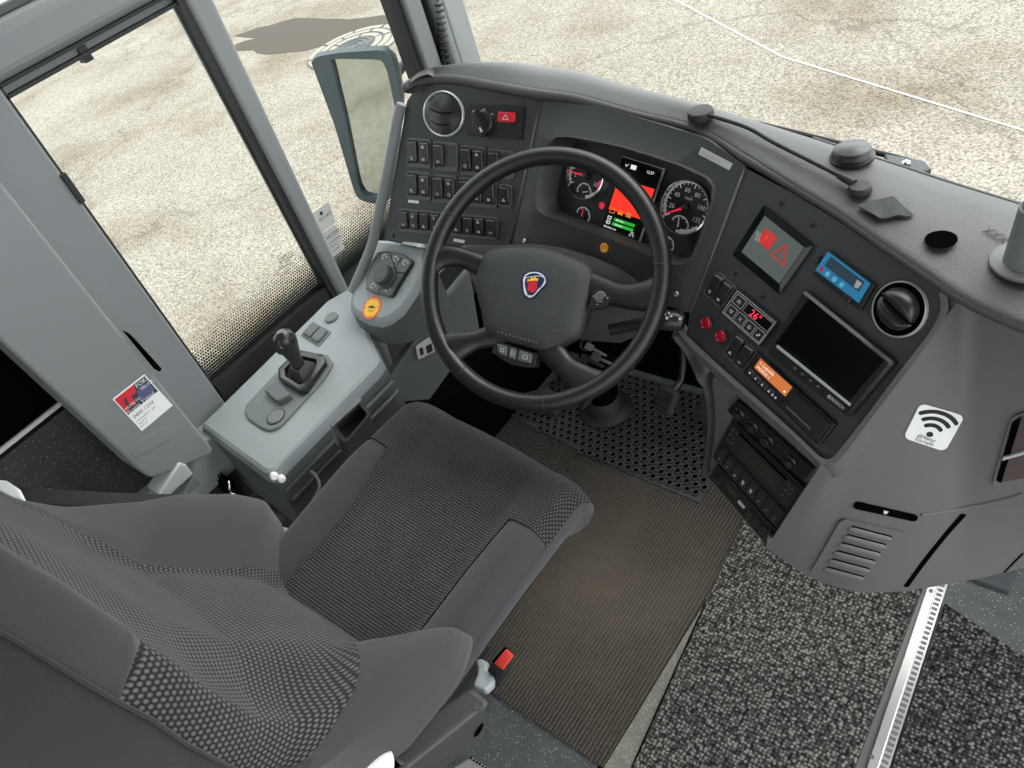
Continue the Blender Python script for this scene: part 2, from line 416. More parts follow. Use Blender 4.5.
def empty(name, loc, label=None, cat=None, group=None, parent=None):
    o = bpy.data.objects.new(name, None); SC.collection.objects.link(o); o.empty_display_size = 0.05
    loc = np.array(loc, float); ORG[o.name] = loc
    o.location = Vector(loc - (ORG[parent.name] if parent is not None else 0))
    if parent is not None: o.parent = parent
    if label: o['label'] = label
    if cat: o['category'] = cat
    if group: o['group'] = group
    return o
def tag(o, label, cat, group=None):
    o['label'] = label; o['category'] = cat
    if group: o['group'] = group
    return o
def struct(o): o['kind'] = 'structure'; return o
def text(mb, body, origin, e1, e2, size, mi=0, h=0.0, align='LEFT', shear=0.0, thick=0.0003, aff=None):
    """lettering as real geometry: e1 reading direction, e2 up"""
    cu = bpy.data.curves.new('lettering', 'FONT'); cu.body = body; cu.size = size; cu.align_x = align; cu.shear = shear; cu.resolution_u = 2
    ob = bpy.data.objects.new('lettering', cu); SC.collection.objects.link(ob)
    dg = bpy.context.evaluated_depsgraph_get(); me = bpy.data.meshes.new_from_object(ob.evaluated_get(dg))
    e1 = unit(e1); n = unit(np.cross(e1, unit(e2))); e2 = np.cross(n, e1)
    a1, a2 = aff if aff else (e1, e2)
    vs = [np.array(origin) + a1 * v.co.x + a2 * v.co.y + n * (h + thick) for v in me.vertices]
    mb.add(vs, [list(p.vertices) for p in me.polygons], mi, smooth=False)
    bpy.data.objects.remove(ob); bpy.data.curves.remove(cu); bpy.data.meshes.remove(me)
    return mb
def px_m(c, n): return n * float((np.array(c) - EYE) @ CAM[:, 2]) / FOC
def disc(mb, c, n, r, h0, h1, mi=0, seg=28): return mb.lathe(np.array(c), n, [(r, h0), (r, h1)], seg, mi)
def ring(mb, c, n, r0, r1, h0, h1, mi=0, seg=40):
    return mb.lathe(np.array(c), n, [(r0, h0), (r1, h0), (r1, h1), (r0, h1), (r0, h0)], seg, mi, cap=False)
def arc_strip(mb, c, e1, e2, r0, r1, a0, a1, h, n, mi=0, seg=24, thick=0.0004):
    A = np.radians(np.linspace(a0, a1, seg)); c = np.array(c)
    lo = [[c + (e1 * math.cos(a) + e2 * math.sin(a)) * r + n * hh for a in A] for r, hh in ((r0, h), (r0, h + thick), (r1, h + thick), (r1, h))]
    return mb.grid(lo, mi, smooth=False)
def smooth_path(pts, n):
    """Catmull-Rom through 3-D points, n samples"""
    P = [np.array(p, float) for p in pts]; P = [2 * P[0] - P[1]] + P + [2 * P[-1] - P[-2]]
    seg = len(P) - 3; out = []
    for t in np.linspace(0, seg - 1e-6, n):
        i = int(t); f = t - i; a, b2, c, d = P[i:i + 4]
        out.append(0.5 * ((2 * b2) + (c - a) * f + (2 * a - 5 * b2 + 4 * c - d) * f * f + (3 * b2 - a - 3 * c + d) * f ** 3))
    return out
def resample(pts, n, closed=False):
    P = [np.array(p, float) for p in pts]
    if closed: P = P + [P[0]]
    L_ = np.concatenate([[0], np.cumsum([np.linalg.norm(P[i + 1] - P[i]) for i in range(len(P) - 1)])])
    T = np.linspace(0, L_[-1], n, endpoint=not closed); A = np.array(P)
    return [np.array([np.interp(t, L_, A[:, k]) for k in range(3)]) for t in T]
# ------------------------------------------------------------------ the setting: ground, floor, bus wall, windows
GZ = -0.95
def simple(name, lo, hi, m, bevel=0.0): return struct(MB().box(lo, hi).build(name, m, bevel=bevel))
simple('ground', V(-14, -8, GZ - 0.1), V(10, 16, GZ), 'asphalt')
simple('floor', V(-1.56, -1.0, -0.06), V(0.95, 1.42, 0.0), 'speckled_vinyl')
XW = -1.56
# firewall and dark front end in the footwell
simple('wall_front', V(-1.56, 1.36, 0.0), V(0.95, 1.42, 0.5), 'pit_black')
# lower side wall: speckled lining with a pale edge strip, dark cladding above it
simple('wall_left', V(XW - 0.05, -1.0, -0.06), V(XW, 1.42, 0.44), 'frame_dark')
simple('wall_lining_left', V(XW, -0.9, 0.0), V(XW + 0.05, 0.34, 0.80), 'speckled_lining')
simple('wall_upper_left', V(XW - 0.05, -0.9, 0.80), V(XW + 0.03, 0.24, 1.75), 'pit_black')
s0, s1 = at_x(2, 449, XW + 0.05), at_x(52, 404, XW + 0.05)
simple('trim_1', V(XW + 0.048, -0.4, s0[2] - 0.004), V(XW + 0.054, 0.23, s0[2] + 0.004), 'label_grey')

# window pane of the driver's side window with its printed dot band
yl = at_x(3, 98, XW)[1]; yr = at_x(181, 0, XW)[1]; zt = at_x(3, 98, XW)[2]; zb = 0.565
yp0, yp1 = at_x(181, 0, XW + 0.02)[1], at_x(216, 0, XW + 0.02)[1]
def pane(name, y0, y1, z0, z1, m): return struct(MB().add([V(XW, y0, z0), V(XW, y1, z0), V(XW, y1, z1), V(XW, y0, z1)], [[0, 1, 2, 3]], smooth=False).build(name, m))
pane('window_1', yl - 0.02, yp0 + 0.02, zb - 0.05, zt + 0.02, 'side_glass')
pane('window_2', yp1 - 0.05, 1.36, zb - 0.05, 1.62, 'side_glass')
pane('window_3', -0.6, 1.0, zt + 0.09, 1.75, 'pane_glass')
# black seals round the sliding pane
def seal(name, y0, z0, y1, z1, w, d=0.02, m='rubber_black'):
    if abs(z1 - z0) > abs(y1 - y0): o = MB().box(V(XW + 0.001, y0 - w / 2, z0), V(XW + d, y0 + w / 2, z1))
    else: o = MB().box(V(XW - 0.012, y0, z0 - w / 2), V(XW + d, y1, z0 + w / 2))
    return struct(o.build(name, m))
seal('trim_2', yl - 0.001, zb, yl - 0.001, zt + 0.02, 0.008)
seal('trim_3', yl, zt + 0.020, yp0, zt + 0.020, 0.006)
seal('trim_4', yl, zt + 0.001, yp0, zt + 0.001, 0.006)
seal('trim_5', yl, zt + 0.011, yp0, zt + 0.011, 0.015, 0.006, 'plate_grey')
seal('trim_6', yl + 0.152, zt, yl + 0.168, zt + 0.011, 0.026, 0.012)
yp0 = at_x(186, 0, XW + 0.03)[1]
seal('trim_7', yp0 - 0.006, zb, yp0 - 0.006, zt + 0.03, 0.015, 0.024)
struct(MB().box(V(XW + 0.001, yp0 - 0.0185, zb), V(XW + 0.005, yp0 - 0.0138, zt + 0.01)).build('trim_8', 'steel'))
seal('trim_9', 0.05, zb + 0.005, yp0, zb + 0.005, 0.075, 0.02)
seal('trim_10', yp1 - 0.05, zb + 0.006, 1.36, zb + 0.006, 0.04, 0.012)
# rail over the pane, rounded on top; pillar between the panes; sill
zr0, zr1 = zt + 0.024, at_x(0, 36, XW + 0.03)[2]
struct(MB().box(V(XW - 0.03, -0.6, zr0), V(XW + 0.035, yp0 + 0.01, zr1 + 0.02)).build('trim_11', 'trim_grey', bevel=0.02, bseg=4))
struct(MB().box(V(XW - 0.01, -0.6, zr1 + 0.02), V(XW + 0.012, yp0 + 0.01, zr1 + 0.034)).build('trim_12', 'lead_grey', bevel=0.003))
pa_, pb_ = at_x(215, 0, XW + 0.03), at_x(349, 287, XW + 0.03)      # its front edge leans a little
fy = lambda z: pb_[1] + (pa_[1] - pb_[1]) * (z - pb_[2]) / (pa_[2] - pb_[2])
struct(MB().hexa([V(XW + 0.001, yp0, 0.45), V(XW + 0.03, yp0, 0.45), V(XW + 0.03, fy(.45), 0.45), V(XW + 0.001, fy(.45), 0.45)], [V(XW + 0.001, yp0, 1.75), V(XW + 0.03, yp0, 1.75), V(XW + 0.03, fy(1.75), 1.75), V(XW + 0.001, fy(1.75), 1.75)]).build('trim_13', 'trim_grey', bevel=0.010, bseg=3))
struct(MB().box(V(XW - 0.03, 0.1, 0.44), V(XW + 0.075, 1.36, zb - 0.012)).build('window_sill_left', 'console_grey', bevel=0.006))
# front corner post with its seal, grooves and strips
xa = XW
ya = [at_x(u, 0, xa)[1] for u in (388, 396, 413, 420, 428, 436, 452)]
struct(MB().box(V(xa - 0.03, ya[0], 0.6), V(xa + 0.012, ya[1], 1.8)).build('trim_14', 'rubber_black', bevel=0.003))
struct(MB().box(V(xa - 0.03, ya[1], 0.6), V(xa + 0.028, ya[2], 1.8)).build('trim_15', 'trim_grey', bevel=0.006))
struct(MB().box(V(xa - 0.03, ya[2], 0.6), V(xa + 0.010, ya[3], 1.8)).build('trim_16', 'rubber_black'))
struct(MB().box(V(xa - 0.03, ya[3] - 0.004, 0.6), V(xa + 0.034, ya[4], 1.8)).build('trim_17', 'frame_dark', bevel=0.012, bseg=4))
struct(MB().box(V(xa - 0.03, ya[4], 0.6), V(xa + 0.024, ya[5], 1.8)).build('trim_18', 'plate_grey', bevel=0.008, bseg=3))
struct(MB().box(V(xa - 0.03, ya[5], 0.6), V(xa + 0.022, ya[6] + 0.02, 1.8)).build('trim_19', 'trim_grey', bevel=0.006))
# rear post of the driver's window
yb0 = at_x(0, 190, XW + 0.02)[1]
struct(MB().box(V(XW + 0.001, yb0 - 0.2, 0.5), V(XW + 0.022, yl, 1.75)).build('trim_20', 'trim_grey', bevel=0.006))
struct(MB().box(V(XW + 0.01, yl - 0.006, 1.08), V(XW + 0.026, yl + 0.006, 1.14)).build('trim_21', 'rubber_black', bevel=0.002))

# windscreen, curved slightly, in front of the dashboard
P = []
for i in range(9):
    x = -1.53 + i * 0.32; bow = 0.12 * (1 - ((x + 0.3) / 1.3) ** 2)
    P.append([V(x, 1.46 + bow, 0.70), V(x, 1.30 + bow, 1.95)])
struct(MB().grid(P).build('window_4', 'pane_glass'))
# roof of the driver's place and the front right end of the bus, both beyond the picture
simple('ceiling', V(-1.6, -1.4, 2.02), V(1.0, 1.15, 2.08), 'trim_grey')

# ------------------------------------------------------------------ outside: manhole, painted line, puddle stain
mc = at_z(354, 47, GZ); 
t = empty('manhole_cover', V(mc[0], mc[1], GZ), 'round iron manhole cover with concentric stone rings in the pale asphalt', 'manhole cover')
disc(MB(), V(mc[0], mc[1], GZ), V(0, 0, 1), 0.52, 0.0005, 0.004, seg=48).build('cover_bed', 'lead_grey', t)
mb = MB(); disc(mb, V(mc[0], mc[1], GZ), V(0, 0, 1), 0.22, 0.001, 0.014, seg=40)
for r in (0.05, 0.11, 0.17): ring(mb, V(mc[0], mc[1], GZ), V(0, 0, 1), r, r + 0.025, 0.014, 0.02)
mb.build('cover_plate', 'lead_grey', t)
for k, r in enumerate((0.24, 0.34, 0.43)):
    mb = MB()
    nseg = 6 + k
    for j in range(nseg):
        a0, a1 = 360 / nseg * j + 2, 360 / nseg * (j + 1) - 2
        A = np.radians(np.linspace(a0, a1, 5))
        lo = [[V(mc[0] + rr * math.cos(a), mc[1] + rr * math.sin(a), GZ + h) for a in A] for rr, h in ((r, 0.001), (r, 0.012), (r + 0.07, 0.012), (r + 0.07, 0.001))]
        mb.grid(lo, smooth=False)
    mb.build('stone_ring', 'kerb_stone', t)
a, b2, c = at_z(675, 0, GZ), at_z(782, 57, GZ), at_z(1024, 131, GZ)
d2 = unit(c - b2); far = c + d2 * 2.5
pts = [a - unit(b2 - a) * 2.0, a, b2, c, far]; mb = MB(); w = 0.0065
lft, rgt = [], []
for i, p in enumerate(pts):
    tdir = unit(pts[min(i + 1, 4)] - pts[max(i - 1, 0)]); nn = np.cross(V(0, 0, 1), tdir)
    lft.append(p + nn * w + V(0, 0, .004)); rgt.append(p - nn * w + V(0, 0, .004))
mb.grid([lft, rgt], smooth=False); tag(mb.build('painted_line', 'ivory'), 'thin white line painted across the asphalt ahead of the bus', 'road marking')
# damp brown patch behind the manhole
mb = MB(); cc = at_z(318, 33, GZ); loop = []
for j in range(40):
    aa = 2 * math.pi * j / 40; rr = 1 + 0.18 * math.sin(3 * aa + 1) + 0.1 * math.sin(7 * aa) + 0.06 * math.sin(13 * aa)
    loop.append(V(cc[0] + 1.5 * rr * math.cos(aa) , cc[1] + 0.42 * rr * math.sin(aa) + 0.14 * rr * math.cos(aa), GZ + 0.003))
mb.add(loop, [list(range(40))], smooth=False); tag(mb.build('damp_patch', 'wet_stain'), 'brown damp patch on the asphalt around the manhole', 'puddle')

# outside rear-view mirror
XM = -1.80
mp = Plane(at_x(350, 130, XM), unit(V(0.36, -0.93, -0.03)))
outer = [(311, 60), (316, 54), (340, 50), (384, 47), (392, 52), (398, 70), (403, 102), (400, 135), (394, 190), (388, 203), (372, 204), (358, 199), (353, 186), (335, 125)]
inner = [(331, 59), (340, 58), (380, 59), (386, 63), (392, 90), (396, 110), (394, 140), (387, 186), (383, 196), (372, 197), (362, 194), (358, 180), (346, 120), (334, 70)]
t = empty('wing_mirror', mp(352, 203), 'large dark framed rear-view mirror outside the left window', 'mirror')
O = resample([mp(*p) for p in outer], 60, True); I = resample([mp(*p) for p in inner], 60, True)
k0 = min(range(60), key=lambda i: np.linalg.norm(I[i] - O[0])); I = I[k0:] + I[:k0]
cen = sum(O) / 60; n = mp.n
mb = MB(); mb.loft([[p + (cen - p) * .35 - n * .06 for p in O], [p + (cen - p) * .10 - n * .045 for p in O], [p - n * .01 for p in O], [p + n * .006 + (cen - p) * .02 for p in O], [p + n * .004 for p in I], [p - n * .012 for p in I]], cap=False)
mb.add([p + (cen - p) * .35 - n * .06 for p in O], [list(range(60))], smooth=False); mb.build('housing', 'mirror_housing', t)
MB().add([p - n * .008 for p in I], [list(range(60))], smooth=False).build('mirror_glass', 'mirror_glass', t)
arm0 = cen - n * .035 + V(.05, .05, .06)
MB().tube(smooth_path([arm0, arm0 * .5 + at_x(420, 40, -1.70) * .5, at_x(428, 30, -1.66), at_x(436, -60, -1.62)], 14), 0.013).build('mirror_arm', 'mirror_housing', t)

# ------------------------------------------------------------------ floor coverings
def slab(pts, z0, z1, mb=None): return (mb or MB()).hexa([V(p[0], p[1], z0) for p in pts], [V(p[0], p[1], z1) for p in pts])
def strip_from(L0, L1, y0, y1):       # straight edge through two surveyed points, extended to y0..y1
    f = lambda y: L0[0] + (L1[0] - L0[0]) * (y - L0[1]) / (L1[1] - L0[1])
    return V(f(y0), y0, 0), V(f(y1), y1, 0)
def band(A, B, y0, y1, z0, z1, mb=None, mi=0):
    a0, a1 = strip_from(*A, y0, y1); b0, b1 = strip_from(*B, y0, y1)
    return (mb or MB()).hexa([p + V(0, 0, z0) for p in (a0, b0, b1, a1)], [p + V(0, 0, z1) for p in (a0, b0, b1, a1)], mi)
EC = (at_z(603, 768, 0), at_z(713, 588, 0)); EM = (at_z(632, 768, .01), at_z(719, 573, .01))
E1 = (at_z(866, 768, .014), at_z(927, 585, .014)); E2 = (at_z(889, 768, .014), at_z(947, 585, .014)); E0 = (at_z(855, 768, 0), at_z(924, 585, 0))
off = lambda E, d: (E[0] + V(d, 0, 0), E[1] + V(d, 0, 0))
xr = at_z(713, 588, 0.006)[0]
tag(slab([V(-1.33, 0.40, 0), at_z(497, 697, 0), EC[0], strip_from(*EC, 0, 1.09)[1], V(-1.33, 1.13, 0)], 0.0005, 0.007).build('driver_carpet', 'driver_carpet'),
    'worn brown-grey ribbed carpet on the floor beside the driver seat', 'carpet')
tag(band(off(EC, .002), off(EM, -.0035), -0.2, 1.0, 0.0003, 0.004).build('edge_strip', 'strip_vinyl', bevel=0.001), 'pale speckled vinyl strip between brown carpet and aisle mat', 'floor strip')
tag(band(EM, E0, -0.2, 1.16, 0.0005, 0.011).build('aisle_mat', 'loop_mat', bevel=0.003), 'grey loop-pile mat in the aisle left of the aluminium strip', 'mat')
t = empty('aluminium_strip', (E1[0] + E2[1]) / 2 * V(1, 1, 0), 'silver aluminium threshold strip with ribbed edge between two floor mats', 'threshold strip')
band(off(E1, .001), off(E2, -.015), -0.2, 1.10, 0.0005, 0.014).build('strip_plate', 'aluminium', t, bevel=0.002)
mb = band(off(E2, -.0148), E2, -0.2, 1.10, 0.0005, 0.012)
y = -0.18
while y < 1.09:
    band(off(E2, -.013), off(E2, -.003), y, y + .0048, 0.012, 0.0142, mb, 1); y += 0.0115
mb.build('ribbed_edge', ['aluminium', 'groove_grey'], t)
band(off(E0, .001), off(E1, 0), -0.2, 1.10, 0.0005, 0.006).build('edge_flange', 'groove_grey', t)
for u, v in ((872, 757), (931, 591)):
    q = at_z(u, v, 0.014); disc(MB(), q, V(0, 0, 1), 0.004, 0, 0.0015).build('screw', 'groove_grey', t)
xm1 = E2[0][0] + .004
p = [at_z(944, 606, 0), at_z(1024, 660, 0)]
tag(slab([strip_from(*off(E2, .002), -0.2, 0)[0], V(0.6, -0.2, 0), V(0.6, p[1][1] - 0.12, 0), p[1], p[0]], 0.0005, 0.011).build('entrance_mat', 'loop_mat_dark'),
    'dark grey loop-pile mat on the right of the aluminium strip', 'mat')
# step box and seams on the vinyl at the far right
tag(MB().box(V(-.155, 1.06, 0.0), V(-.06, 1.24, 0.014)).build('floor_plate', 'lead_grey', bevel=0.003), 'dark floor plate beside the far end of the aluminium strip', 'plate')

# perforated rubber mat under the pedals
t0 = [(520, 408), (570, 404), (640, 395), (716, 400), (716, 470), (700, 503), (660, 487), (620, 470), (570, 446), (520, 420)]
poly = [V(-1.28, 1.33, .008), V(-.70, 1.33, .008)] + [at_z(u, v, 0.008) for u, v in t0[4:]] + [at_z(505, 412, .008), V(-1.30, 1.17, .008)]
mb = MB(); mb.hexa([V(p[0], p[1], 0.0072) for p in poly], [V(p[0], p[1], 0.011) for p in poly])
def inside(x, y, P_):
    c = False
    for i in range(len(P_)):
        a, b = P_[i], P_[i - 1]
        if (a[1] > y) != (b[1] > y) and x < (b[0] - a[0]) * (y - a[1]) / (b[1] - a[1]) + a[0]: c = not c
    return c
xs = [p[0] for p in poly]; ys = [p[1] for p in poly]; pit = 0.024; row = 0; yy = min(ys)
while yy < max(ys):
    xx = min(xs) + (row % 2) * pit / 2
    while xx < max(xs):
        if inside(xx, yy, poly): ring(mb, V(xx, yy, 0.011), V(0, 0, 1), 0.0072, 0.0104, 0, 0.006, seg=10); disc(mb, V(xx, yy, 0.011), V(0, 0, 1), 0.0072, 0, 0.0006, 1, seg=10)
        xx += pit
    yy += pit * 0.866; row += 1
tag(mb.build('pedal_mat', ['frame_dark', 'pit_black']), 'black perforated rubber mat with round cells under the pedals', 'rubber mat')

# pedals
def pedal(name, u, v, z, w, h, tilt, label):
    c = at_z(u, v, z); r = V(0.97, -0.22, 0); up = unit(V(0.12, math.cos(tilt), math.sin(tilt))); n = unit(np.cross(r, up))
    q = Quad(c - r * w / 2 + up * h / 2, c + r * w / 2 + up * h / 2, c + r * w / 2 - up * h / 2, c - r * w / 2 - up * h / 2, n)
    t = empty(name, c - up * h / 2, label, 'pedal')
    mb = MB(); mb.dome(q, 0, 0, 1, 1, 0.012, -0.012, 0.0)
    for k in range(5): mb.rrect(q, 0.14, 0.12 + k * 0.17, 0.86, 0.19 + k * 0.17, 0.003, 0.0, 0.003)
    mb.build('pedal_pad', 'pedal_rubber', t)
    MB().tube(smooth_path([c - n * 0.012, c - n * 0.05 + V(0, .05, .05), c + V(0.0, 0.14, 0.2)], 8), 0.009).build('pedal_arm', 'black_plastic', t)
pedal('brake_pedal', 664, 400, 0.13, 0.062, 0.07, 0.9, 'worn black ribbed brake pedal above the perforated mat')
pedal('accelerator_pedal', 708, 402, 0.10, 0.05, 0.10, 0.8, 'black accelerator pedal beside the grey radio column')
tag(MB().hexa([at_z(u, v, 0.009) for u, v in ((522, 404), (552, 397), (566, 408), (556, 418))], [at_z(u, v, 0.009) + V(0, 0, 0.045) for u, v in ((522, 404), (552, 397), (566, 408), (556, 418))]).build('foot_rest', 'frame_dark', bevel=0.006), 'dark foot rest plate on the floor below the steering wheel', 'foot rest')
# ------------------------------------------------------------------ cover panel on the rear post, with stickers
XC = -1.43
t = empty('post_cover', V(XC, 0.3, 0.5), 'tall light grey moulded post cover with a red and white sticker', 'post cover')
cv = [(-60, 105), (214, 450), (211, 456), (158, 477), (150, 478), (140, 471), (-60, 285)]
P = [at_x(u, v, XC) for u, v in cv]
mb = MB(); mb.hexa([p - V(0.10, 0, 0) for p in P], P); mb.build('cover_panel', 'trim_grey', t, bevel=0.012, bseg=4)
cq = Plane(V(XC, 0, 0), V(1, 0, 0))
z8 = zc((90, 360), 5.486)
q = quad_px(cq, [z8(122, 215), z8(297, 78), z8(453, 248), z8(283, 390)])
mb = MB(); mb.prism(q.c, q.n, 0, 0.001)
mb.prism(q.sub(0.03, 0.03, 0.97, 0.50).c, q.n, 0.001, 0.0014, 1)
mb.prism([q.pt(.03, .03), q.pt(.62, .03), q.pt(.55, .2), q.pt(.40, .2), q.pt(.33, .42), q.pt(.03, .42)], q.n, 0.0014, 0.0017, 2)
mb.prism([q.pt(.12, .34), q.pt(.2, .14), q.pt(.27, .14), q.pt(.22, .3), q.pt(.3, .42), q.pt(.14, .42)], q.n, 0.0017, 0.0019, 1)
mb.prism([q.pt(.5, .36), q.pt(.56, .2), q.pt(.75, .16), q.pt(.93, .24), q.pt(.95, .42), q.pt(.5, .44)], q.n, 0.0014, 0.0018, 3)
text(mb, 'FOKS', q.pt(.62, .14), q.e1, -q.e2, q.h * .13, 0, 0.002); text(mb, 'TRUCK', q.pt(.66, .25), q.e1, -q.e2, q.h * .1, 0, 0.002)
text(mb, 'HUOLTO', q.pt(.06, .38), q.e1, -q.e2, q.h * .09, 0, 0.002)
text(mb, 'Scania Yritsal', q.pt(.04, .50), q.e1, -q.e2, q.h * .125, 0, 0.002)
text(mb, '0400 1234', q.pt(.06, .66), q.e1, -q.e2, q.h * .12, 4, 0.001, shear=.2)
for k in range(3): text(mb, ('www.huolto.fi   puh.', 'ark 8-16', 'la 9-13')[k], q.pt(.06, .76 + .08 * k), q.e1, -q.e2, q.h * .06, 4, 0.001)
mb.build('sticker', ['white', 'sticker_dark', 'sticker_red', 'sticker_blue', 'text_black'], t, label='white sticker with a red and blue picture band')
q = quad_px(cq, [z8(205, 470), z8(420, 360), z8(470, 420), z8(240, 540)])
MB().rrect(q, 0, 0, 1, 1, 0.012, 0, 0.0012).build('clear_label', 'trim_grey', t, label='faint clear label pressed into the grey cover', bevel=0.0008)
MB().hexa([at_x(u, v, XC - 0.02) for u, v in ((122, 330), (127, 334), (156, 366), (154, 369))], [at_x(u, v, XC - 0.02) + V(0.022, 0, 0) for u, v in ((122, 330), (127, 334), (156, 366), (154, 369))]).build('slot', 'pit_black', t)
# aluminium bracket at its foot
t = empty('post_bracket', at_x(180, 490, XC - 0.02), 'small silver aluminium bracket under the foot of the grey post cover', 'bracket')
P = [at_x(*z8(x, y), XC + 0.005) for x, y in ((375, 742), (490, 562), (530, 575), (570, 628), (440, 745))]
MB().hexa([p - V(0.05, 0, 0) for p in P], P).build('bracket_plate', 'silver', t, bevel=0.004)
MB().hexa([p - V(0.04, 0, 0.03) for p in P[2:]], [p - V(0.0, 0, 0.03) for p in P[2:]]).build('bracket_lip', 'plate_grey', t, bevel=0.002)

# ------------------------------------------------------------------ side console
zA = zc((180, 230), 2.844)
CT = Plane(at_z(262, 478, 0.565), unit(V(0, -0.10, 1)))       # gently rising top face
t = empty('side_console', CT(300, 400) - V(0, 0, 0.56), 'light grey side console with gear lever under the left window', 'console')
top = [zA(55, 555), zA(235, 690), zA(250, 694), zA(266, 685), zA(560, 385), zA(572, 365), zA(540, 290), zA(500, 150), zA(420, 195)]
T = [CT(*p) for p in top]
mid = [p - V(0, 0, 0.018) for p in T]; cen = sum(T) / len(T)
inn = [p + unit(cen - p) * 0.012 for p in T]
def lower(p, k): return V(p[0] + k * 0.012, p[1], p[2] - k)
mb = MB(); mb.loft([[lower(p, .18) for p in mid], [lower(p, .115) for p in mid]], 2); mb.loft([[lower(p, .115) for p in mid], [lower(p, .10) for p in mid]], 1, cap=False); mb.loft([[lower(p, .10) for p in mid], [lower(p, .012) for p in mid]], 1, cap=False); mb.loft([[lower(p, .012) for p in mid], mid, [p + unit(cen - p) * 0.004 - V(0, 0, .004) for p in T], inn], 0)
mb.build('console_body', ['console_grey', 'console_side_shade', 'console_lower_shade'], t)
# ledge along its inner side
e0, e1 = CT(*zA(262, 690)), CT(*zA(568, 372))
for dz, pr in ((0.055, .008), (0.085, .014)):
    MB().tube([e0 + V(.004, 0, -dz), e1 + V(.012, 0, -dz)], 0.005, 8).build('side_ridge', 'console_side_shade', t)
for p in ((268, 701), (289, 708)):
    c = at_p(*zA(*p), e0 + V(.006, 0, 0), V(1, .1, .1)); MB().lathe(c, V(.9, -.3, .3), [(0.008, -.006), (0.008, 0.003), (.005, .006)], 16).build('screw_cap', 'ivory', t, label='white screw cap')
c = at_p(*zA(552, 399), e0 + V(.006, 0, 0), V(1, .1, .1)); MB().lathe(c, V(.9, -.3, .3), [(0.006, -.004), (0.006, 0.003), (.004, .005)], 16).build('screw_cap', 'ivory', t)
# black inset plate with lever, square button and round cap
pl = [(187, 520), (192, 500), (300, 385), (330, 362), (360, 350), (420, 358), (437, 380), (430, 400), (410, 430), (310, 540), (285, 565), (260, 575), (235, 568), (195, 540)]
mb = MB(); mb.prism([CT(*zA(*p)) for p in pl], CT.n, 0, 0.006); plate = mb.build('inset_plate', 'plate_grey', t, bevel=0.003)
q = quad_px(CT, [zA(288, 440), zA(245, 465), zA(285, 500), zA(325, 480)], 0.006); q.n = CT.n
MB().dome(q, 0.0, 0.0, 1, 1, 0.006, 0, 0.014, inset=.08).build('square_button', 'button_grey', plate)
c = CT(*zA(273, 531), 0.006); mb = MB(); ring(mb, c, CT.n, .0195, .0212, 0, .0016, 1); mb.lathe(c, CT.n, [(.0192, 0), (.0192, .002), (.017, .003)], 32); mb.build('round_cap', ['plate_grey', 'rubber_black'], plate)
base = [zA(287, 405), zA(340, 350), zA(415, 365), zA(420, 385), zA(365, 465), (zA(345, 470)), zA(290, 435)]
B0 = [CT(*p, 0.006) for p in base]; bc = sum(B0) / len(B0)
mb = MB(); mb.loft([B0, [p + CT.n * .012 for p in B0], [p + (bc - p) * .12 + CT.n * .016 for p in B0], [p + (bc - p) * .3 + CT.n * .014 for p in B0], [p + (bc - p) * .32 + CT.n * .002 for p in B0]])
lev = mb.build('lever_base', 'switch_black', t)
bl = CT(*zA(350, 408), 0.012)
mb = MB(); mb.loft([[bl + (p - bc) * .62 for p in B0], [bl + (p - bc) * .52 + CT.n * .012 for p in B0], [bl + (p - bc) * .3 + CT.n * .024 for p in B0]]); mb.build('lever_boot', 'rubber_black', lev)
kt = at_p(*zA(297, 310), bl, unit(V(0.9, -0.35, 0.1))); kt = bl + (kt - bl) * 1.0
ax = unit(kt - bl)
mb = MB().tube([bl + ax * .008, bl + ax * .05, bl + ax * .072], [.0135, .0145, .015], 14); mb.build('lever_stalk', 'switch_black', lev)
L0 = np.linalg.norm(kt - bl)
kk = V(.3, -.9, .2); kk = unit(kk - ax * (kk @ ax))
mb = MB().tube([bl + ax * (L0 - .045), bl + ax * (L0 - .02), bl + ax * (L0 - .004) , bl + ax * (L0 + .012), bl + ax * (L0 + .02)], [.016, .0225, .0255, .021, .009], 18, flat=.88); mb.build('lever_knob', 'switch_black', lev)
mb = MB().tube([bl + ax * (L0 - .012), bl + ax * (L0 - .010) + kk * .028], [.012, .010], 10); mb.build('lever_trigger', 'black_plastic', lev)
# two rockers and a cap near the window post
q = quad_px(CT, [zA(380, 262), zA(432, 290), zA(395, 333), zA(345, 300)])
fr = MB().rrect(q, 0, 0, 1, 1, .004, 0, .003).build('switch_frame', 'plate_grey', t, bevel=.001)
for s in (0.08, 0.53): MB().dome(q, s, .1, s + .39, .9, .004, .003, .009, inset=.15).build('rocker_switch', 'button_grey', fr)
c = CT(*zA(432, 251)); MB().lathe(c, CT.n, [(.0165, 0), (.0165, .004), (.0145, .006)], 32).build('round_cap', 'plate_grey', t)
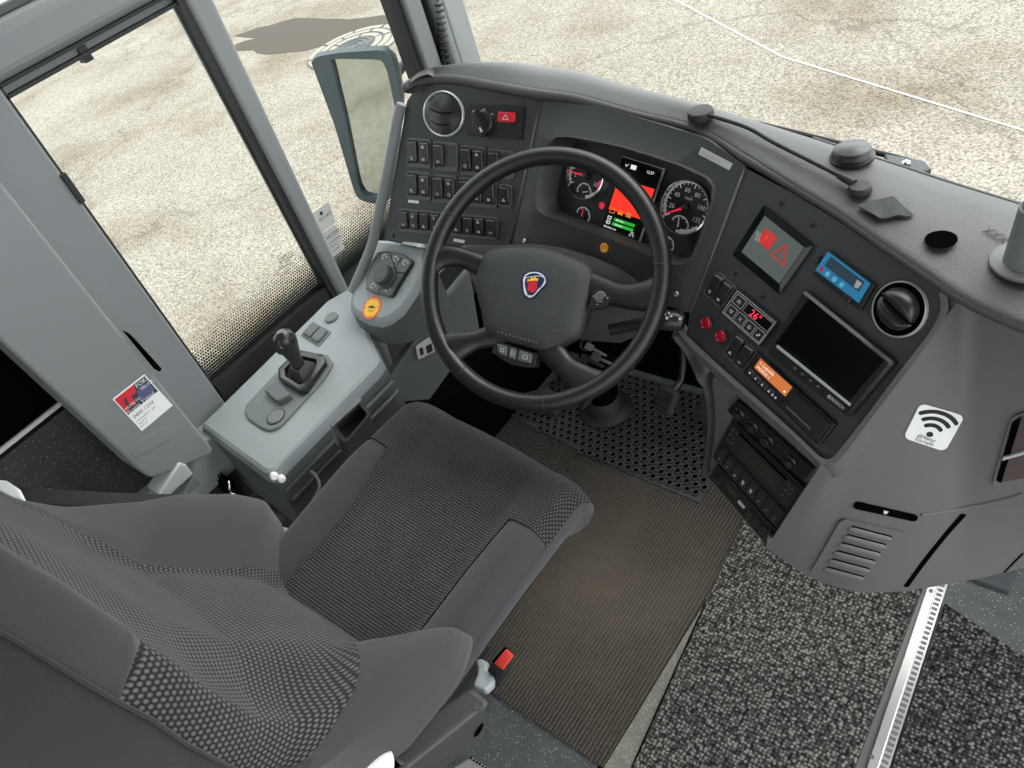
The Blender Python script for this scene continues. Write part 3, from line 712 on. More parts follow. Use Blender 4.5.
# raised pod with the rotary control
q3 = [at_z(385, 242, 0.735), at_z(432, 255, 0.735), at_z(350, 305, 0.655)]
PD = plane3(*q3)
podtop = [(514, 80), (560, 22), (590, 22), (704, 45), (696, 90), (675, 165), (632, 228), (598, 254), (570, 264), (530, 256), (492, 235), (480, 215), (482, 190)]
T = [PD(*zA(*p)) for p in podtop]; cen = sum(T) / len(T)
mb = MB(); mb.loft([[V(p[0], p[1], min(p[2] - .05, .585)) for p in T], [p - V(0, 0, .014) for p in T]], 1); mb.loft([[p - V(0, 0, .014) for p in T], [p + unit(cen - p) * .004 - V(0, 0, .004) for p in T], [p + unit(cen - p) * .013 for p in T]])
pod = mb.build('control_pod', ['console_grey', 'console_side_shade'], t)  # pod sides take the shaded copy of the top's grey
z9 = zc((350, 240), 8.5333)
out = [(155, 430), (165, 330), (215, 190), (255, 120), (330, 108), (470, 130), (545, 178), (552, 205), (480, 320), (385, 480), (360, 495), (200, 455)]
mb = MB(); PP = [PD(*z9(*p)) for p in out]; mb.prism(PP, PD.n, 0.0, .007)
cen = sum(PP) / len(PP); mb.prism([p + (cen - p) * .06 for p in PP], PD.n, .007, .0085, 1)
for a, b in (((345, 118), (395, 260)), ((440, 150), (405, 215)), ((400, 275), (478, 285)), ((272, 370), (245, 440))):
    A, B = PD(*z9(*a), .0085), PD(*z9(*b), .0085); w = unit(np.cross(PD.n, B - A)) * .0009; mb.prism([A + w, B + w, B - w, A - w], PD.n, 0, .0006, 2)
for k, p in enumerate(((290, 140), (385, 158), (468, 190), (192, 390), (318, 420))):
    c = PD(*z9(*p), .0085); e1 = unit(PD(*z9(p[0] + 20, p[1] + 3)) - PD(*z9(*p))); e2 = np.cross(PD.n, e1)
    arc_strip(mb, c, e1, e2, .0045, .0062, 20, 300, 0, PD.n, 3); mb.prism([c + e1 * .006 - e2 * .001, c + e1 * .011 - e2 * .001, c + e1 * .011 + e2 * .001, c + e1 * .006 + e2 * .001], PD.n, 0, .0004, 3)
pad = mb.build('control_pad', ['black_plastic', 'button_grey', 'pit_black', 'icon_white'], pod)
c = PD(*z9(320, 320), .0085); KS = 1.25
mb = MB().lathe(c, PD.n, [(KS * r, KS * h) for r, h in ((.0205, 0), (.0205, .004), (.0165, .005), (.0170, .016), (.0160, .0185), (.0125, .0195), (.0, .0185))], 40); 
for k in range(28):
    a = 2 * math.pi * k / 28; e = unit(np.cross(PD.n, V(1, 0, 0))); e2 = np.cross(PD.n, e); r = e * math.cos(a) + e2 * math.sin(a); tt = np.cross(PD.n, r)
    mb.prism([c + KS * r * .0160 + tt * .0008, c + KS * r * .0178 + tt * .0008, c + KS * r * .0178 - tt * .0008, c + KS * r * .0160 - tt * .0008], PD.n, .0075, .0195)
mb.build('rotary_knob', 'knob_grey', pod)
c = PD(*z9(188, 578)); mb = MB(); disc(mb, c, PD.n, .0262, 0, .0008, 0, 36); disc(mb, c, PD.n, .0215, .0008, .0011, 1, 36)
e1 = unit(PD(*z9(220, 582)) - c); e2 = np.cross(PD.n, e1)
for k in range(4):
    a = math.radians(90 * k + 8); r = e1 * math.cos(a) + e2 * math.sin(a); tt = np.cross(PD.n, r); mb.prism([c + r * .0185 + tt * .0016, c + r * .0225, c + r * .0185 - tt * .0016], PD.n, .0011, .0014, 2)
mb.prism([c + e1 * x * .0021 + e2 * y * .0021 for x, y in ((-6, -1), (-4, 1.5), (-1, 1.5), (0, 3), (1, 1.5), (4, 1.2), (6, -1), (3, 0), (0, -1), (-3, 0))], PD.n, .0011, .0014, 2)
text(mb, '<->', c - e2 * .011, e1, e2, .012, 2, .0011, 'CENTER')
mb.build('sticker', ['orange', 'yellow', 'text_black'], pod, label='round yellow sticker with an orange rim')
# coin tray clipped to the console side, dark skirt below it
tray = empty('side_tray', CT(352, 420) - V(0, 0, .2), 'open black tray clipped to the inner side of the grey console', 'tray')
XT = (e0[0] + e1[0]) / 2 + .03
tn = unit(V(.45, -.05, .85)); tp = Plane(V(XT, .5, .45), tn)
q = Quad(*[tp(*zA(*p)) for p in ((510, 478), (545, 520), (470, 610), (425, 555))], tn)
a = rr_poly(q, 0, 0, 1, 1, .006); b = rr_poly(q, .14, .1, .9, .9, .005)
mb = MB(); mb.loft([[p - q.n * .05 for p in a], a, b, [p - q.n * .04 for p in b]]); mb.build('tray_shell', 'switch_black', tray)
A, B = q.pt(0, 0, .001), q.pt(0, 1, .001); w = q.e1 * .006; mb = MB(); mb.prism([A, B, B + w, A + w], q.n, -.004, .003); mb.build('tray_rim', 'button_grey', tray, bevel=.001)
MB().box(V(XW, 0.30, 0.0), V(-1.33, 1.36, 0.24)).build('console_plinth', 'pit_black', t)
# inner knee panel of the console with its label holder, seen below the steering wheel
P = [at_x(u, v, -1.235) for u, v in ((372, 405), (425, 325), (470, 270), (480, 330), (430, 400))]
kp = MB().hexa([p - V(.02, 0, 0) for p in P], P).build('knee_panel', 'console_side_shade', t, bevel=.004)
q = Quad(*[at_x(*zA(*p), -1.232) for p in ((668, 330), (712, 300), (722, 345), (676, 368))], V(1, 0, 0))
mb = MB().rrect(q, 0, 0, 1, 1, .003, 0, .003); mb.rrect(q, .55, .4, .9, .9, .002, .003, .004, 1); mb.rrect(q, .15, .3, .35, .8, .002, .003, .004, 1); mb.build('label_holder', ['label_grey', 'text_black'], kp, label='small pale holder with dark slots')
# ------------------------------------------------------------------ dashboard: three facing panels under one hood
T0, T1, T2, T3 = V(-1.213, 1.036, 1.02), V(-0.926, 1.054, 1.008), V(-0.510, 0.991, 0.952), V(-0.199, 0.850, 0.908)
B0, B1, B2, B3 = V(-1.296, 0.876, 0.757), V(-0.974, 0.911, 0.768), V(-0.570, 0.872, 0.750), V(-0.289, 0.720, 0.676)
LP, CP, RP = plane3(T0, B0, T1), plane3(T1, B1, T2), plane3(T2, B2, T3)
dash = empty('dashboard', V(-0.75, 1.0, 0.3), 'wide dark grey bus dashboard with a curved hood, switch panels and grey side shroud', 'dashboard')
SKIP_DEVICES = False

# --- hood: rolled lip along the panel tops, soft top running forward to the windscreen
lip = [((405, 93), 1.025), ((411, 88), 1.028), ((420, 84.5), 1.03), ((437, 82), 1.03), ((462, 83), 1.028), ((499, 90), 1.02), ((538, 97), 1.012), ((580, 103), 1.002), ((635, 118), .985), ((698, 134), .966), ((748, 163), .953), ((793, 190), .941), ((840, 219), .929), ((880, 247), .92), ((925, 278), .912), ((960, 302), .905), ((1000, 322), .9), ((1040, 338), .896), ((1120, 366), .89)]
front = [((428, 74), 1.04), ((432, 71), 1.04), ((440, 68), 1.04), ((452, 65), 1.04), ((480, 62), 1.035), ((510, 62), 1.03), ((540, 66), 1.02), ((580, 72), 1.01), ((630, 86), .995), ((690, 101), .98), ((740, 116), .967), ((795, 133), .957), ((845, 149), .95), ((895, 165), .94), ((940, 180), .93), ((985, 194), .925), ((1024, 206), .92), ((1060, 218), .92), ((1130, 240), .91)]
A = smooth_path([at_z(*p, z) for p, z in lip], 90); F = smooth_path([at_z(*p, z + .012) for p, z in front], 90)
rows = [[] for _ in range(15)]
for i in range(90):
    a, f = A[i], F[i]
    o = (a - f) * V(1, 1, 0); o = unit(o); L_ = np.linalg.norm((a - f)[:2]); k = min(1, L_ / .09); up = V(0, 0, 1)
    prof = [a - o * .05 * k - up * .012, a - o * .012 - up * .004, a, a + o * .005 + up * .003, a + o * .007 + up * .008, a + o * .005 + up * .013, a - o * .002 * k + up * .0165, a - o * .010 * k + up * .018]
    if i < 6: prof = [a + (p - a) * (.35 + .65 * i / 6) for p in prof]
    for r in range(8): rows[r].append(prof[r])
    s = prof[7]
    for r in range(5):
        q = (r + 1) / 5; p = s * (1 - q) + f * q + up * .006 * math.sin(math.pi * q); rows[8 + r].append(p)
    rows[13].append(f - o * .014 - up * .012); rows[14].append(f - o * .016 - up * .25)
MB().grid(rows).build('hood', 'hood_black', dash, angle=70)
MB().tube([a + V(0, -.002, .007) for a in A], [.005, .0075, .009] + [.0095] * 25 + list(np.linspace(.0095, .006, 30)) + [.006] * 32, 12).build('hood_lip', 'hood_black', dash)
struct(MB().tube([f + V(.006, .022, -.024) for f in F[55:]], .009, 8).build('trim_22', 'rubber_black'))
# solid body behind the panels, down to the knee line
back = V(0, .10, .02)
def solid(front_pts, depth, name, m, **kw): return MB().hexa([p + depth for p in front_pts], front_pts).build(name, m, dash, **kw)

# --- left switch panel
lpx = [(407, 101), (416, 88), (437, 84), (462, 85), (499, 92), (540, 98), (508, 251), (440, 246), (384, 239)]
P = [LP(u, v) for u, v in lpx]
sw = solid(P, V(0, .09, 0), 'switch_panel', 'panel_black')
# grey rounded edge trim running down the left side
tr = [(402, 104), (398, 118), (392, 150), (384, 190), (376, 228), (370, 250), (352, 288)]
pts = [LP(u, v, .004) for u, v in tr[:6]] + [PD(352, 292, -.004)]
MB().tube(smooth_path(pts, 24), .011, 10).build('edge_trim', 'trim_grey', dash)
z3 = zc((390, 70), 4.267)
# round air vent, closed
def vent_closed(c, pl, r, e1):
    n = pl.n; e1 = unit(e1 - n * (e1 @ n)); e2 = np.cross(n, e1)
    def squash(mb):
        mb.v = [c + n * ((p - c) @ n) + e1 * ((p - c) @ e1) * 1.13 + e2 * ((p - c) @ e2) * .94 for p in mb.v]; return mb
    mb = MB(); mb.lathe(c, n, [(r * .90, 0), (r, 0), (r, .005), (r * .96, .0065), (r * .92, .005), (r * .90, -.004)], 44, 0, cap=False); squash(mb); vr = mb.build('vent_ring', 'silver', sw)
    mb = MB(); mb.lathe(c, n, [(r * .91, .001), (r * .86, .006), (r * .6, .011), (r * .3, .0135), (0, .0145)], 40, 0, cap=False)
    for yy, bow in ((-.25, .55), (.30, .5)):
        path = []
        for s in np.linspace(-.8, .8, 15):
            x = s * r * (.97 if yy < .3 else .7); y = r * (-yy * 1.0) - bow * r * (.64 - s * s) * .6
            rr = min(1, math.hypot(x, y) / (r * .87)); h = .0146 * (1 - rr ** 2.4) + .0012
            path.append(c + e1 * x + e2 * y + n * h)
        mb.tube(path, .0011, 6, 1)
    squash(mb); mb.build('vent_damper', ['switch_black', 'pit_black'], sw)
vc = LP(*z3(232, 187)); vent_closed(vc, LP, .5 * (np.linalg.norm(LP(*z3(147, 187)) - LP(*z3(317, 187))) * .5 + np.linalg.norm(LP(*z3(232, 93)) - LP(*z3(232, 281))) * .5), LP(*z3(300, 200)) - vc)
# headlamp knob and hazard button on their raised plate
q = quad_px(LP, [z3(335, 140), z3(577, 155), z3(565, 297), z3(332, 280)])
mb = MB(); mb.rrect(q, 0, 0, 1, 1, .003, 0, .004); hz = mb.build('light_plate', 'black_plastic', sw, bevel=.001)
c = q.pt(.30, .58, .004); r = .024; e1, e2 = q.e1, np.cross(q.n, q.e1)
mb = MB().lathe(c, q.n, [(r, 0), (r, .003), (r * .85, .006), (r * .8, .006)], 36)
d1 = unit(e1 * .55 - e2 * .8); d2 = np.cross(q.n, d1)
mb.loft([[c + d1 * x * r + d2 * y * r + q.n * h for x, y in ((-1.0, -.34), (1.0, -.34), (1.0, .34), (-1.0, .34))] for h in (.004, .014)])
mb.loft([[c + d1 * x * r * .9 + d2 * y * r * .8 + q.n * h for x, y in ((-1.0, -.3), (1.0, -.3), (1.0, .3), (-1.0, .3))] for h in (.014, .017)])
mb.build('headlamp_knob', 'switch_black', sw, bevel=.0015)
mb = MB()
for s, t_ in ((.13, .27), (.31, .2), (.45, .33), (.33, .9)): arc_strip(mb, q.pt(s, t_), e1, e2, .0022, .0036, 0, 300, .004, q.n)
mb.prism([c + d1 * r * .8 + d2 * r * .08, c + d1 * r * .4 + d2 * r * .08, c + d1 * r * .4 - d2 * r * .08, c + d1 * r * .8 - d2 * r * .08], q.n, .017, .0174)
mb.build('lamp_symbols', 'icon_white', sw)
hq = q.sub(.58, .2, .88, .52, .004)
mb = MB(); mb.dome(hq, 0, 0, 1, 1, .004, 0, .006, inset=.1)
a, b, c2 = hq.pt(.5, .2, .0062), hq.pt(.3, .75, .0062), hq.pt(.7, .75, .0062)
for k in (0, 1, 2):
    p, w = (a, b, c2)[k], (b, c2, a)[k]; m_ = (a + b + c2) / 3
    mb.prism([p, w, w + (m_ - w) * .3, p + (m_ - p) * .3], q.n, 0, .0004, 1)
mb.build('hazard_button', ['red_plastic', 'icon_white'], sw, label='red hazard warning button with a white triangle')

ICONS = [0]
def icon(mb, q, s, t_, h, mi=1):
    """small printed pictogram"""
    k = ICONS[0]; ICONS[0] += 1; c = q.pt(s, t_, h); e1, e2 = q.e1, -q.e2; u = q.w * .17
    kind = k % 4
    if kind == 0:
        arc_strip(mb, c, e1, e2, u * .55, u * .8, -60, 200, 0, q.n, mi, 10); mb.prism([c + e1 * u * .1 - e2 * u, c + e1 * u * .4 - e2 * u, c + e1 * u * .4, c + e1 * u * .1], q.n, 0, .0004, mi)
    elif kind == 1:
        for j in (-1, 0, 1): mb.prism([c + e1 * (j * .6 - .18) * u - e2 * u * .7, c + e1 * (j * .6 + .18) * u - e2 * u * .7, c + e1 * (j * .6 + .18) * u + e2 * u * .5, c + e1 * (j * .6 - .18) * u + e2 * u * .5], q.n, 0, .0004, mi)
    elif kind == 2:
        mb.prism([c - e1 * u - e2 * u * .5, c + e1 * u - e2 * u * .5, c + e1 * u * .6 + e2 * u * .1, c - e1 * u * .6 + e2 * u * .1], q.n, 0, .0004, mi); mb.prism([c - e1 * u * .5 + e2 * u * .3, c + e1 * u * .5 + e2 * u * .3, c + e1 * u * .3 + e2 * u * .8, c - e1 * u * .3 + e2 * u * .8], q.n, 0, .0004, mi)
    else:
        arc_strip(mb, c, e1, e2, u * .4, u * .6, 0, 360, 0, q.n, mi, 12); mb.prism([c + e1 * u * .7 - e2 * u * .15, c + e1 * u * 1.2 - e2 * u * .15, c + e1 * u * 1.2 + e2 * u * .15, c + e1 * u * .7 + e2 * u * .15], q.n, 0, .0004, mi)
def rocker(q, parent, lower=True, upper=False, mats=('switch_black', 'icon_white'), tilt=1):
    """rocker switch: its upper half rises, the lower half dips"""
    n = q.n; w = MB(); a = rr_poly(q, 0, 0, 1, 1, .003, 3)
    def hh(p): 
        t_ = ((p - q.c[0]) @ q.e2) / q.h; return .0085 - .004 * t_ * tilt + .0025 * abs(t_ - .55)
    cen = sum(a) / len(a)
    w.loft([a, [p + n * (hh(p) - .002) for p in a], [p + (cen - p) * .16 + n * hh(p) for p in a]])
    top = Quad(*[p + n * (hh(p) + .0004) for p in q.c], n); top.n = unit(np.cross(top.e1, -top.e2))
    if lower: icon(w, top, .5, .78, 0)
    if upper: icon(w, top, .5, .22, 0)
    return w.build('rocker_switch', list(mats), parent, angle=60)
def frame_on(q, parent, name='switch_frame', h=.003):
    mb = MB(); rw, rh = .0032 / q.w, .0032 / q.h; o = rr_poly(q, 0, 0, 1, 1, .007); i = rr_poly(q, rw, rh, 1 - rw, 1 - rh, .005)
    mb.loft([o, [p + q.n * h for p in o], [p + q.n * h for p in i], [p + q.n * .0008 for p in i]]); return mb.build(name, 'frame_edge', parent)
def row_frame(a, b, c, d): return quad_px(LP, [z3(*a), z3(*b), z3(*c), z3(*d)])
slope = .092
def group(x0, x1, y0, y1, rockers, blank=None):
    f = lambda x, y: z3(x, y + slope * (x - 80))
    q = quad_px(LP, [f(x0, y0), f(x1, y0), f(x1, y1), f(x0, y1)]); frame_on(q, sw)
    for k in range(rockers):
        s0 = (k + .09) / rockers; s1 = (k + .91) / rockers
        sq = q.sub(s0, .12, s1, .86, .0008)
        if blank == k: MB().rrect(sq, .04, .02, .96, .98, .004, 0, .0022).build('blank_cover', 'panel_black', sw)
        else: rocker(sq, sw, upper=(k % 2 == 1))
group(76, 178, 287, 411, 2); group(188, 292, 291, 416, 2, 1); group(304, 410, 298, 424, 2); group(422, 532, 302, 424, 2, 1)
group(76, 178, 428, 548, 2); group(186, 288, 432, 552, 2); group(298, 458, 436, 556, 3); group(467, 522, 448, 548, 1)
group(44, 462, 592, 690, 9)
mb = MB()
for a in (((80, 553), (124, 558), (122, 570), (78, 565)), ((274, 719), (320, 726), (317, 739), (271, 731))): mb.prism([LP(*z3(*p)) for p in a], LP.n, 0, .0008); mb.build('white_label', 'white', sw, label='tiny white paper label'); mb = MB()
for p in ((12, 706), (545, 170)): c = LP(*z3(*p)); MB().lathe(c, LP.n, [(.004, 0), (.004, .0015), (.002, .0022)], 14).build('panel_screw', 'black_plastic', sw)

# --- binnacle round the instruments: panel with a deep rounded opening
z4 = zc((520, 120), 4.267)
opn = [(160, 74), (215, 72), (330, 92), (440, 116), (560, 152), (690, 196), (800, 248), (828, 285), (826, 340), (800, 430), (765, 530), (735, 596), (690, 622), (640, 612), (560, 578), (350, 493), (200, 440), (110, 408), (76, 380), (68, 330), (84, 240), (108, 150), (130, 100)]
O = resample([CP(*z4(*p)) for p in opn], 96, True)
tb = [CP(540, 97), CP(600, 106), CP(660, 124), CP(705, 138), CP(746, 166)]; bb = [CP(690, 313), CP(640, 298), CP(570, 278), CP(508, 251)]
OUT = resample(tb + bb, 96, True); cO = sum(O) / 96
def align(A_, B_):
    # pair outer points to the opening by bearing about its centre
    e1 = unit(T2 - T1); e2 = np.cross(CP.n, e1)
    ang = lambda p: math.atan2((p - cO) @ e2, (p - cO) @ e1)
    res = []
    D = resample(tb + bb, 1200, True); aa = np.array([ang(p) for p in D])
    for p in B_:
        w = ang(p); res.append(D[int(np.argmin(np.abs(np.angle(np.exp(1j * (aa - w))))))])
    return res
OUTM = align(OUT, O)
for k_, cpt in enumerate((CP(540, 97), CP(746, 166), CP(690, 313), CP(508, 251))):
    j = min(range(96), key=lambda i: np.linalg.norm(OUTM[i] - cpt)); OUTM[j] = cpt
n = CP.n; DEP = .042
lipo = [p + n * .004 for p in O]; inn = [p + (cO - p) * .035 - n * .002 for p in O]; deep = [p + (cO - p) * .09 - n * DEP for p in O]
mb = MB(); mb.grid([[p - n * .05 for p in OUTM], OUTM, [p + (q - p) * .93 for p, q in zip(OUTM, O)], lipo, inn, deep], closed_u=True)
bn = mb.build('instrument_binnacle', 'binnacle_grey', dash, angle=50)
for a, b in (((541, 99), (509, 250)), ((745, 169), (691, 311))): MB().tube([CP(*a, .0005), CP(*b, .0005)], .0024, 8).build('edge_highlight', 'frame_edge', dash)  # pale tubes that paint a highlight along the binnacle's side edges
for p in ((20, 515), (668, 742)):
    c = CP(*z4(*p)); mb = MB(); mb.lathe(c, n, [(.0052, 0), (.0052, .002), (.0035, .004), (.002, .0034), (0, .003)], 18); mb.build('panel_screw', 'steel', bn, label='bright dome-headed screw')
q = quad_px(CP, [z4(775, 116), z4(908, 186), z4(893, 214), z4(762, 146)])
mb = MB(); mb.prism(q.c, n, 0, .0008); text(mb, 'TURVAVYÖ', q.pt(.08, .8), q.e1, -q.e2, q.h * .62, 1, .0008); mb.build('name_label', ['label_grey', 'text_grey'], bn, label='faded grey lettering label')
c = CP(*z4(360, 545)); mb = MB(); e1 = unit(T2 - T1); e2 = np.cross(n, e1); r = px_m(c, 22 / 4.267)
disc(mb, c, n, r, 0, .0008, 0); disc(mb, c, n, r * .84, .0008, .001, 1)
arc_strip(mb, c, e1, e2, r * .38, r * .48, 0, 250, .001, n, 2); mb.build('sticker', ['orange', 'yellow', 'text_black'], bn, label='small round yellow sticker')

# --- right panel
rpx = [(745, 168), (793, 193), (840, 222), (880, 250), (925, 281), (938, 290), (943, 300), (941, 314), (930, 334), (890, 388), (836, 458), (826, 462), (818, 458), (750, 395), (686, 338), (690, 312)]
P = [RP(u, v) for u, v in rpx]
rp = solid(P, -RP.n * .05, 'right_panel', 'panel_black')
# --- shroud: raised rim round the right panel, wall sweeping round to the aisle
rim = [(676, 328), (686, 342), (720, 373), (752, 401), (790, 434), (815, 458), (824, 465), (834, 464), (846, 452), (870, 420), (900, 381), (930, 341), (944, 320), (949, 304), (944, 291)]
rin = [(680, 326), (689, 337), (722, 368), (754, 396), (792, 430), (816, 453), (824, 459), (832, 458), (842, 447), (866, 416), (896, 376), (926, 337), (938, 317), (941, 304), (938, 293)]
def line(pts, off, k=60): return resample(smooth_path([RP(u, v, off) for u, v in pts], 120), k)
r0, r1, r2, r3 = line(rin, -.01), line(rin, .006), line(rim, .007), line(rim, -.004)
down = [p - V(0, 0, .03) - RP.n * .012 for p in r3]
mb = MB(); mb.grid([r0, r1, r2, r3, down]); mb.build('panel_rim', 'shroud_grey', dash, angle=60)
up_px = [((822, 463), None), ((834, 464), None), ((846, 452), None), ((870, 420), None), ((900, 381), None), ((930, 341), None), ((946, 316), None), ((960, 303), .895), ((990, 318), .888), ((1024, 333), .885), ((1080, 354), .88), ((1160, 385), .875)]
U = [RP(*p, -.002) if z is None else at_z(*p, z) + V(0, .02, 0) for p, z in up_px]
lo_px = [(766, 548), (778, 556), (790, 565), (806, 575), (826, 584), (850, 591), (880, 593), (912, 590), (950, 584), (985, 577), (1024, 568), (1100, 548)]
D = [at_z(*p, .38 - min(1, i / 4) * .08) for i, p in enumerate(lo_px)]
U, D = smooth_path(resample(U, 16), 60), smooth_path(resample(D, 16), 60)
rows = []
for k in np.linspace(0, 1, 41): rows.append([u * (1 - k) + d * k - V(0, .002, 0) * math.sin(math.pi * k) for u, d in zip(U, D)])
SH = rows
rows = rows + [[d + V(-.01, .03, -.004) for d in D], [d + V(-.01, .2, .0) for d in D]]
shroud = MB().grid(rows).build('side_shroud', 'shroud_grey', dash, angle=60)
TRI = []
for i in range(40):
    for j in range(59): TRI += [(SH[i][j], SH[i][j + 1], SH[i + 1][j + 1]), (SH[i][j], SH[i + 1][j + 1], SH[i + 1][j])]
TRI = np.array(TRI); TA, TB, TC = TRI[:, 0], TRI[:, 1], TRI[:, 2]; TN = np.cross(TB - TA, TC - TA); TL2 = (TN ** 2).sum(1)
def on_shroud(u, v, off=0.0):
    """survey point on the curved shroud wall"""
    d = ray(u, v); t_ = ((TA - EYE) * TN).sum(1) / (TN @ d); P_ = EYE + d * t_[:, None]
    w0 = (np.cross(TB - P_, TC - P_) * TN).sum(1) / TL2; w1 = (np.cross(TC - P_, TA - P_) * TN).sum(1) / TL2
    m_ = np.minimum(np.minimum(w0, w1), 1 - w0 - w1); ok = np.where((m_ > -1e-3) & (t_ > 0))[0]
    if len(ok) == 0: ok = [int(np.argmax(m_))]       # just past an edge
    k = min(ok, key=lambda i: t_[i]); nn = TN[k] / math.sqrt(TL2[k]); nn = nn if nn @ d < 0 else -nn
    return P_[k] + nn * off, nn
def wall_quad(px, w, h):
    """a flat work sheet w x h whose corners belong at four survey points of the wall"""
    q = Quad(V(0, 0, 0), V(w, 0, 0), V(w, -h, 0), V(0, -h, 0), V(0, 0, 1)); q.px = px; return q
def drape(mb, q):
    """lay the flat work onto the curved wall, keeping its relief"""
    import bmesh
    bm = bmesh.new(); vs = [bm.verts.new(p) for p in mb.v]
    for f, m_ in zip(mb.f, mb.m):
        try: bm.faces.new([vs[i] for i in f]).material_index = m_
        except ValueError: pass
    for _ in range(6):
        bmesh.ops.triangulate(bm, faces=bm.faces[:]); es = [e for e in bm.edges if e.calc_length() > .007]
        if not es: break
        bmesh.ops.subdivide_edges(bm, edges=es, cuts=1)
    bmesh.ops.triangulate(bm, faces=bm.faces[:])
    bm.verts.index_update(); out = []; (a, b, c, d) = [np.array(p, float) for p in q.px]
    for v_ in bm.verts:
        s_, t_ = v_.co.x / q.w, -v_.co.y / q.h; p = a * (1 - s_) * (1 - t_) + b * s_ * (1 - t_) + c * s_ * t_ + d * (1 - s_) * t_
        pt_, n_ = on_shroud(p[0], p[1]); out.append(pt_ + n_ * (v_.co.z + .0012))
    mb.v = out; mb.uv = [(0, 0)] * len(out); mb.f = [[v_.index for v_ in f.verts] for f in bm.faces]; mb.m = [f.material_index for f in bm.faces]; mb.sm = [True] * len(mb.f); bm.free()
    return mb
# grille cover with six raised louvres
z7 = zc((660, 380), 3.339)
gp = [z7(*p) for p in ((605, 455), (825, 505), (700, 685), (500, 640))]
q = wall_quad(gp, .075, .07); gn = q.n
mb = MB(); mb.rrect(q, 0, 0, 1, 1, .006, -.001, .004); drape(mb, q); gr = mb.build('grille_cover', 'shroud_grey', dash)
for k in range(6):
    t_ = .12 + k * .148; sk = .10 - .012 * k
    a, b = q.pt(.17, t_, .005), q.pt(.83, t_ + .03, .005)
    drape(MB().tube([a, a * .92 + b * .08, b * .92 + a * .08, b], [.0016, .0030, .0030, .0016], 10, flat=1.2), q).build('louvre', 'shroud_grey', gr)
    mb = MB(); a2, b2 = q.pt(.20, t_ - .042, .0042), q.pt(.80, t_ - .012, .0042); w = q.e2 * .0013; mb.prism([a2 - w, b2 - w, b2 + w, a2 + w], gn, 0, .0006); drape(mb, q); mb.build('louvre_slot', 'pit_black', gr)
q = wall_quad([z7(*p) for p in ((652, 402), (862, 450), (852, 470), (642, 424))], .07, .010); mb = MB(); mb.rrect(q, 0, 0, 1, 1, .004, 0, .0015); mb.prism([q.pt(.46, .3), q.pt(.54, .3), q.pt(.52, .75), q.pt(.48, .75)], q.n, .0015, .002, 1); drape(mb, q); mb.build('finger_slot', ['pit_black', 'icon_white'], shroud)
# door gap, ledge seam, lower flap line and the pocket at the far right
def crease(name, pts, w, m, parent, off=.0008, flat=.35):
    P_ = [on_shroud(u, v, off) for u, v in pts]; return MB().tube(smooth_path([p[0] for p in P_], 24), w, 8, flat=flat, up=P_[0][1]).build(name, m, parent)
crease('door_gap', [(964, 514), (945, 535), (925, 560), (906, 586)], .0045, 'pit_black', shroud)
crease('ledge_seam', [(921, 514), (960, 508), (1000, 500), (1023, 493)], .0028, 'shroud_grey', shroud, .001, 1.0)
crease('flap_gap', [(1023, 553), (1010, 566), (1004, 572)], .002, 'pit_black', shroud)
w6 = zc((950, 390), 3.657)
q = wall_quad([w6(228, 88), w6(560, 0), w6(560, 275), w6(150, 352)], .16, .10); mb = MB(); o = rr_poly(q, 0, 0, 1, 1, .012); i_ = rr_poly(q, .03, .04, .97, .95, .010)
mb.loft([o, [p + q.n * .003 for p in o], [p + q.n * .001 for p in i_], [p + q.n * .0005 for p in i_]], 0)
mb.add([p + q.n * .0012 for p in i_], [list(range(len(i_)))], 1, smooth=False)
drape(mb, q); pock = mb.build('side_pocket', ['shroud_grey', 'pocket_brown'], dash)
mb = MB(); mb.prism([q.pt(.03, .56), q.pt(.97, .46), q.pt(.97, .49), q.pt(.03, .60)], q.n, .002, .006); drape(mb, q); mb.build('pocket_strip', 'silver', pock, label='bright strip across the pocket')
mb = MB(); mb.prism([q.pt(.03, .1), q.pt(.12, .06), q.pt(.08, .95), q.pt(.03, .9)], q.n, .0012, .003); drape(mb, q); mb.build('pocket_edge', 'pit_black', pock)

# --- radio column under the right panel
ra, rb, rc = at_z(738, 392, .655), at_z(815, 468, .595), at_z(703, 452, .44)
RC = plane3(ra, rb, rc)
col = [(712, 376), (752, 402), (790, 434), (822, 464), (812, 490), (768, 548), (745, 522), (706, 462), (708, 420)]
P = [RC(*p, -.003) for p in col]
rcol = MB().hexa([p + V(.03, .16, 0) for p in P], P).build('radio_column', 'shroud_grey', dash, bevel=.004)
# curved grey strut from the panel rim down to the floor
pa = [RP(678, 330, -.01), RP(694, 352, -.04), at_p(708, 385, ra, RC.n), at_p(712, 420, rc, RC.n), at_p(709, 450, rc, RC.n), at_p(706, 470, rc, RC.n)]
st = smooth_path(pa, 26)
mb = MB(); mb.tube(st, [.02] * 10 + [.012] * 16, 10, flat=.5); mb.build('column_strut', 'binnacle_grey', dash)
# dark box under the switch panel and binnacle, added to stop light leaking
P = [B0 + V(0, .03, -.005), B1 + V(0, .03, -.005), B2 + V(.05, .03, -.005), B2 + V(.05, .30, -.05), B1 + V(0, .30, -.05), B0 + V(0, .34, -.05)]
MB().hexa(P, [p + V(0, 0.04, .03) for p in P]).build('light_stop', 'pit_black', dash)
# ------------------------------------------------------------------ fittings of the right panel
z6 = zc((690, 270), 4.267); z1 = zc((720, 190), 6.4); z8b = zc((800, 230), 6.4); z2 = zc((760, 280), 5.12)
def rq(pts, off=0.0): return quad_px(RP, pts, off)
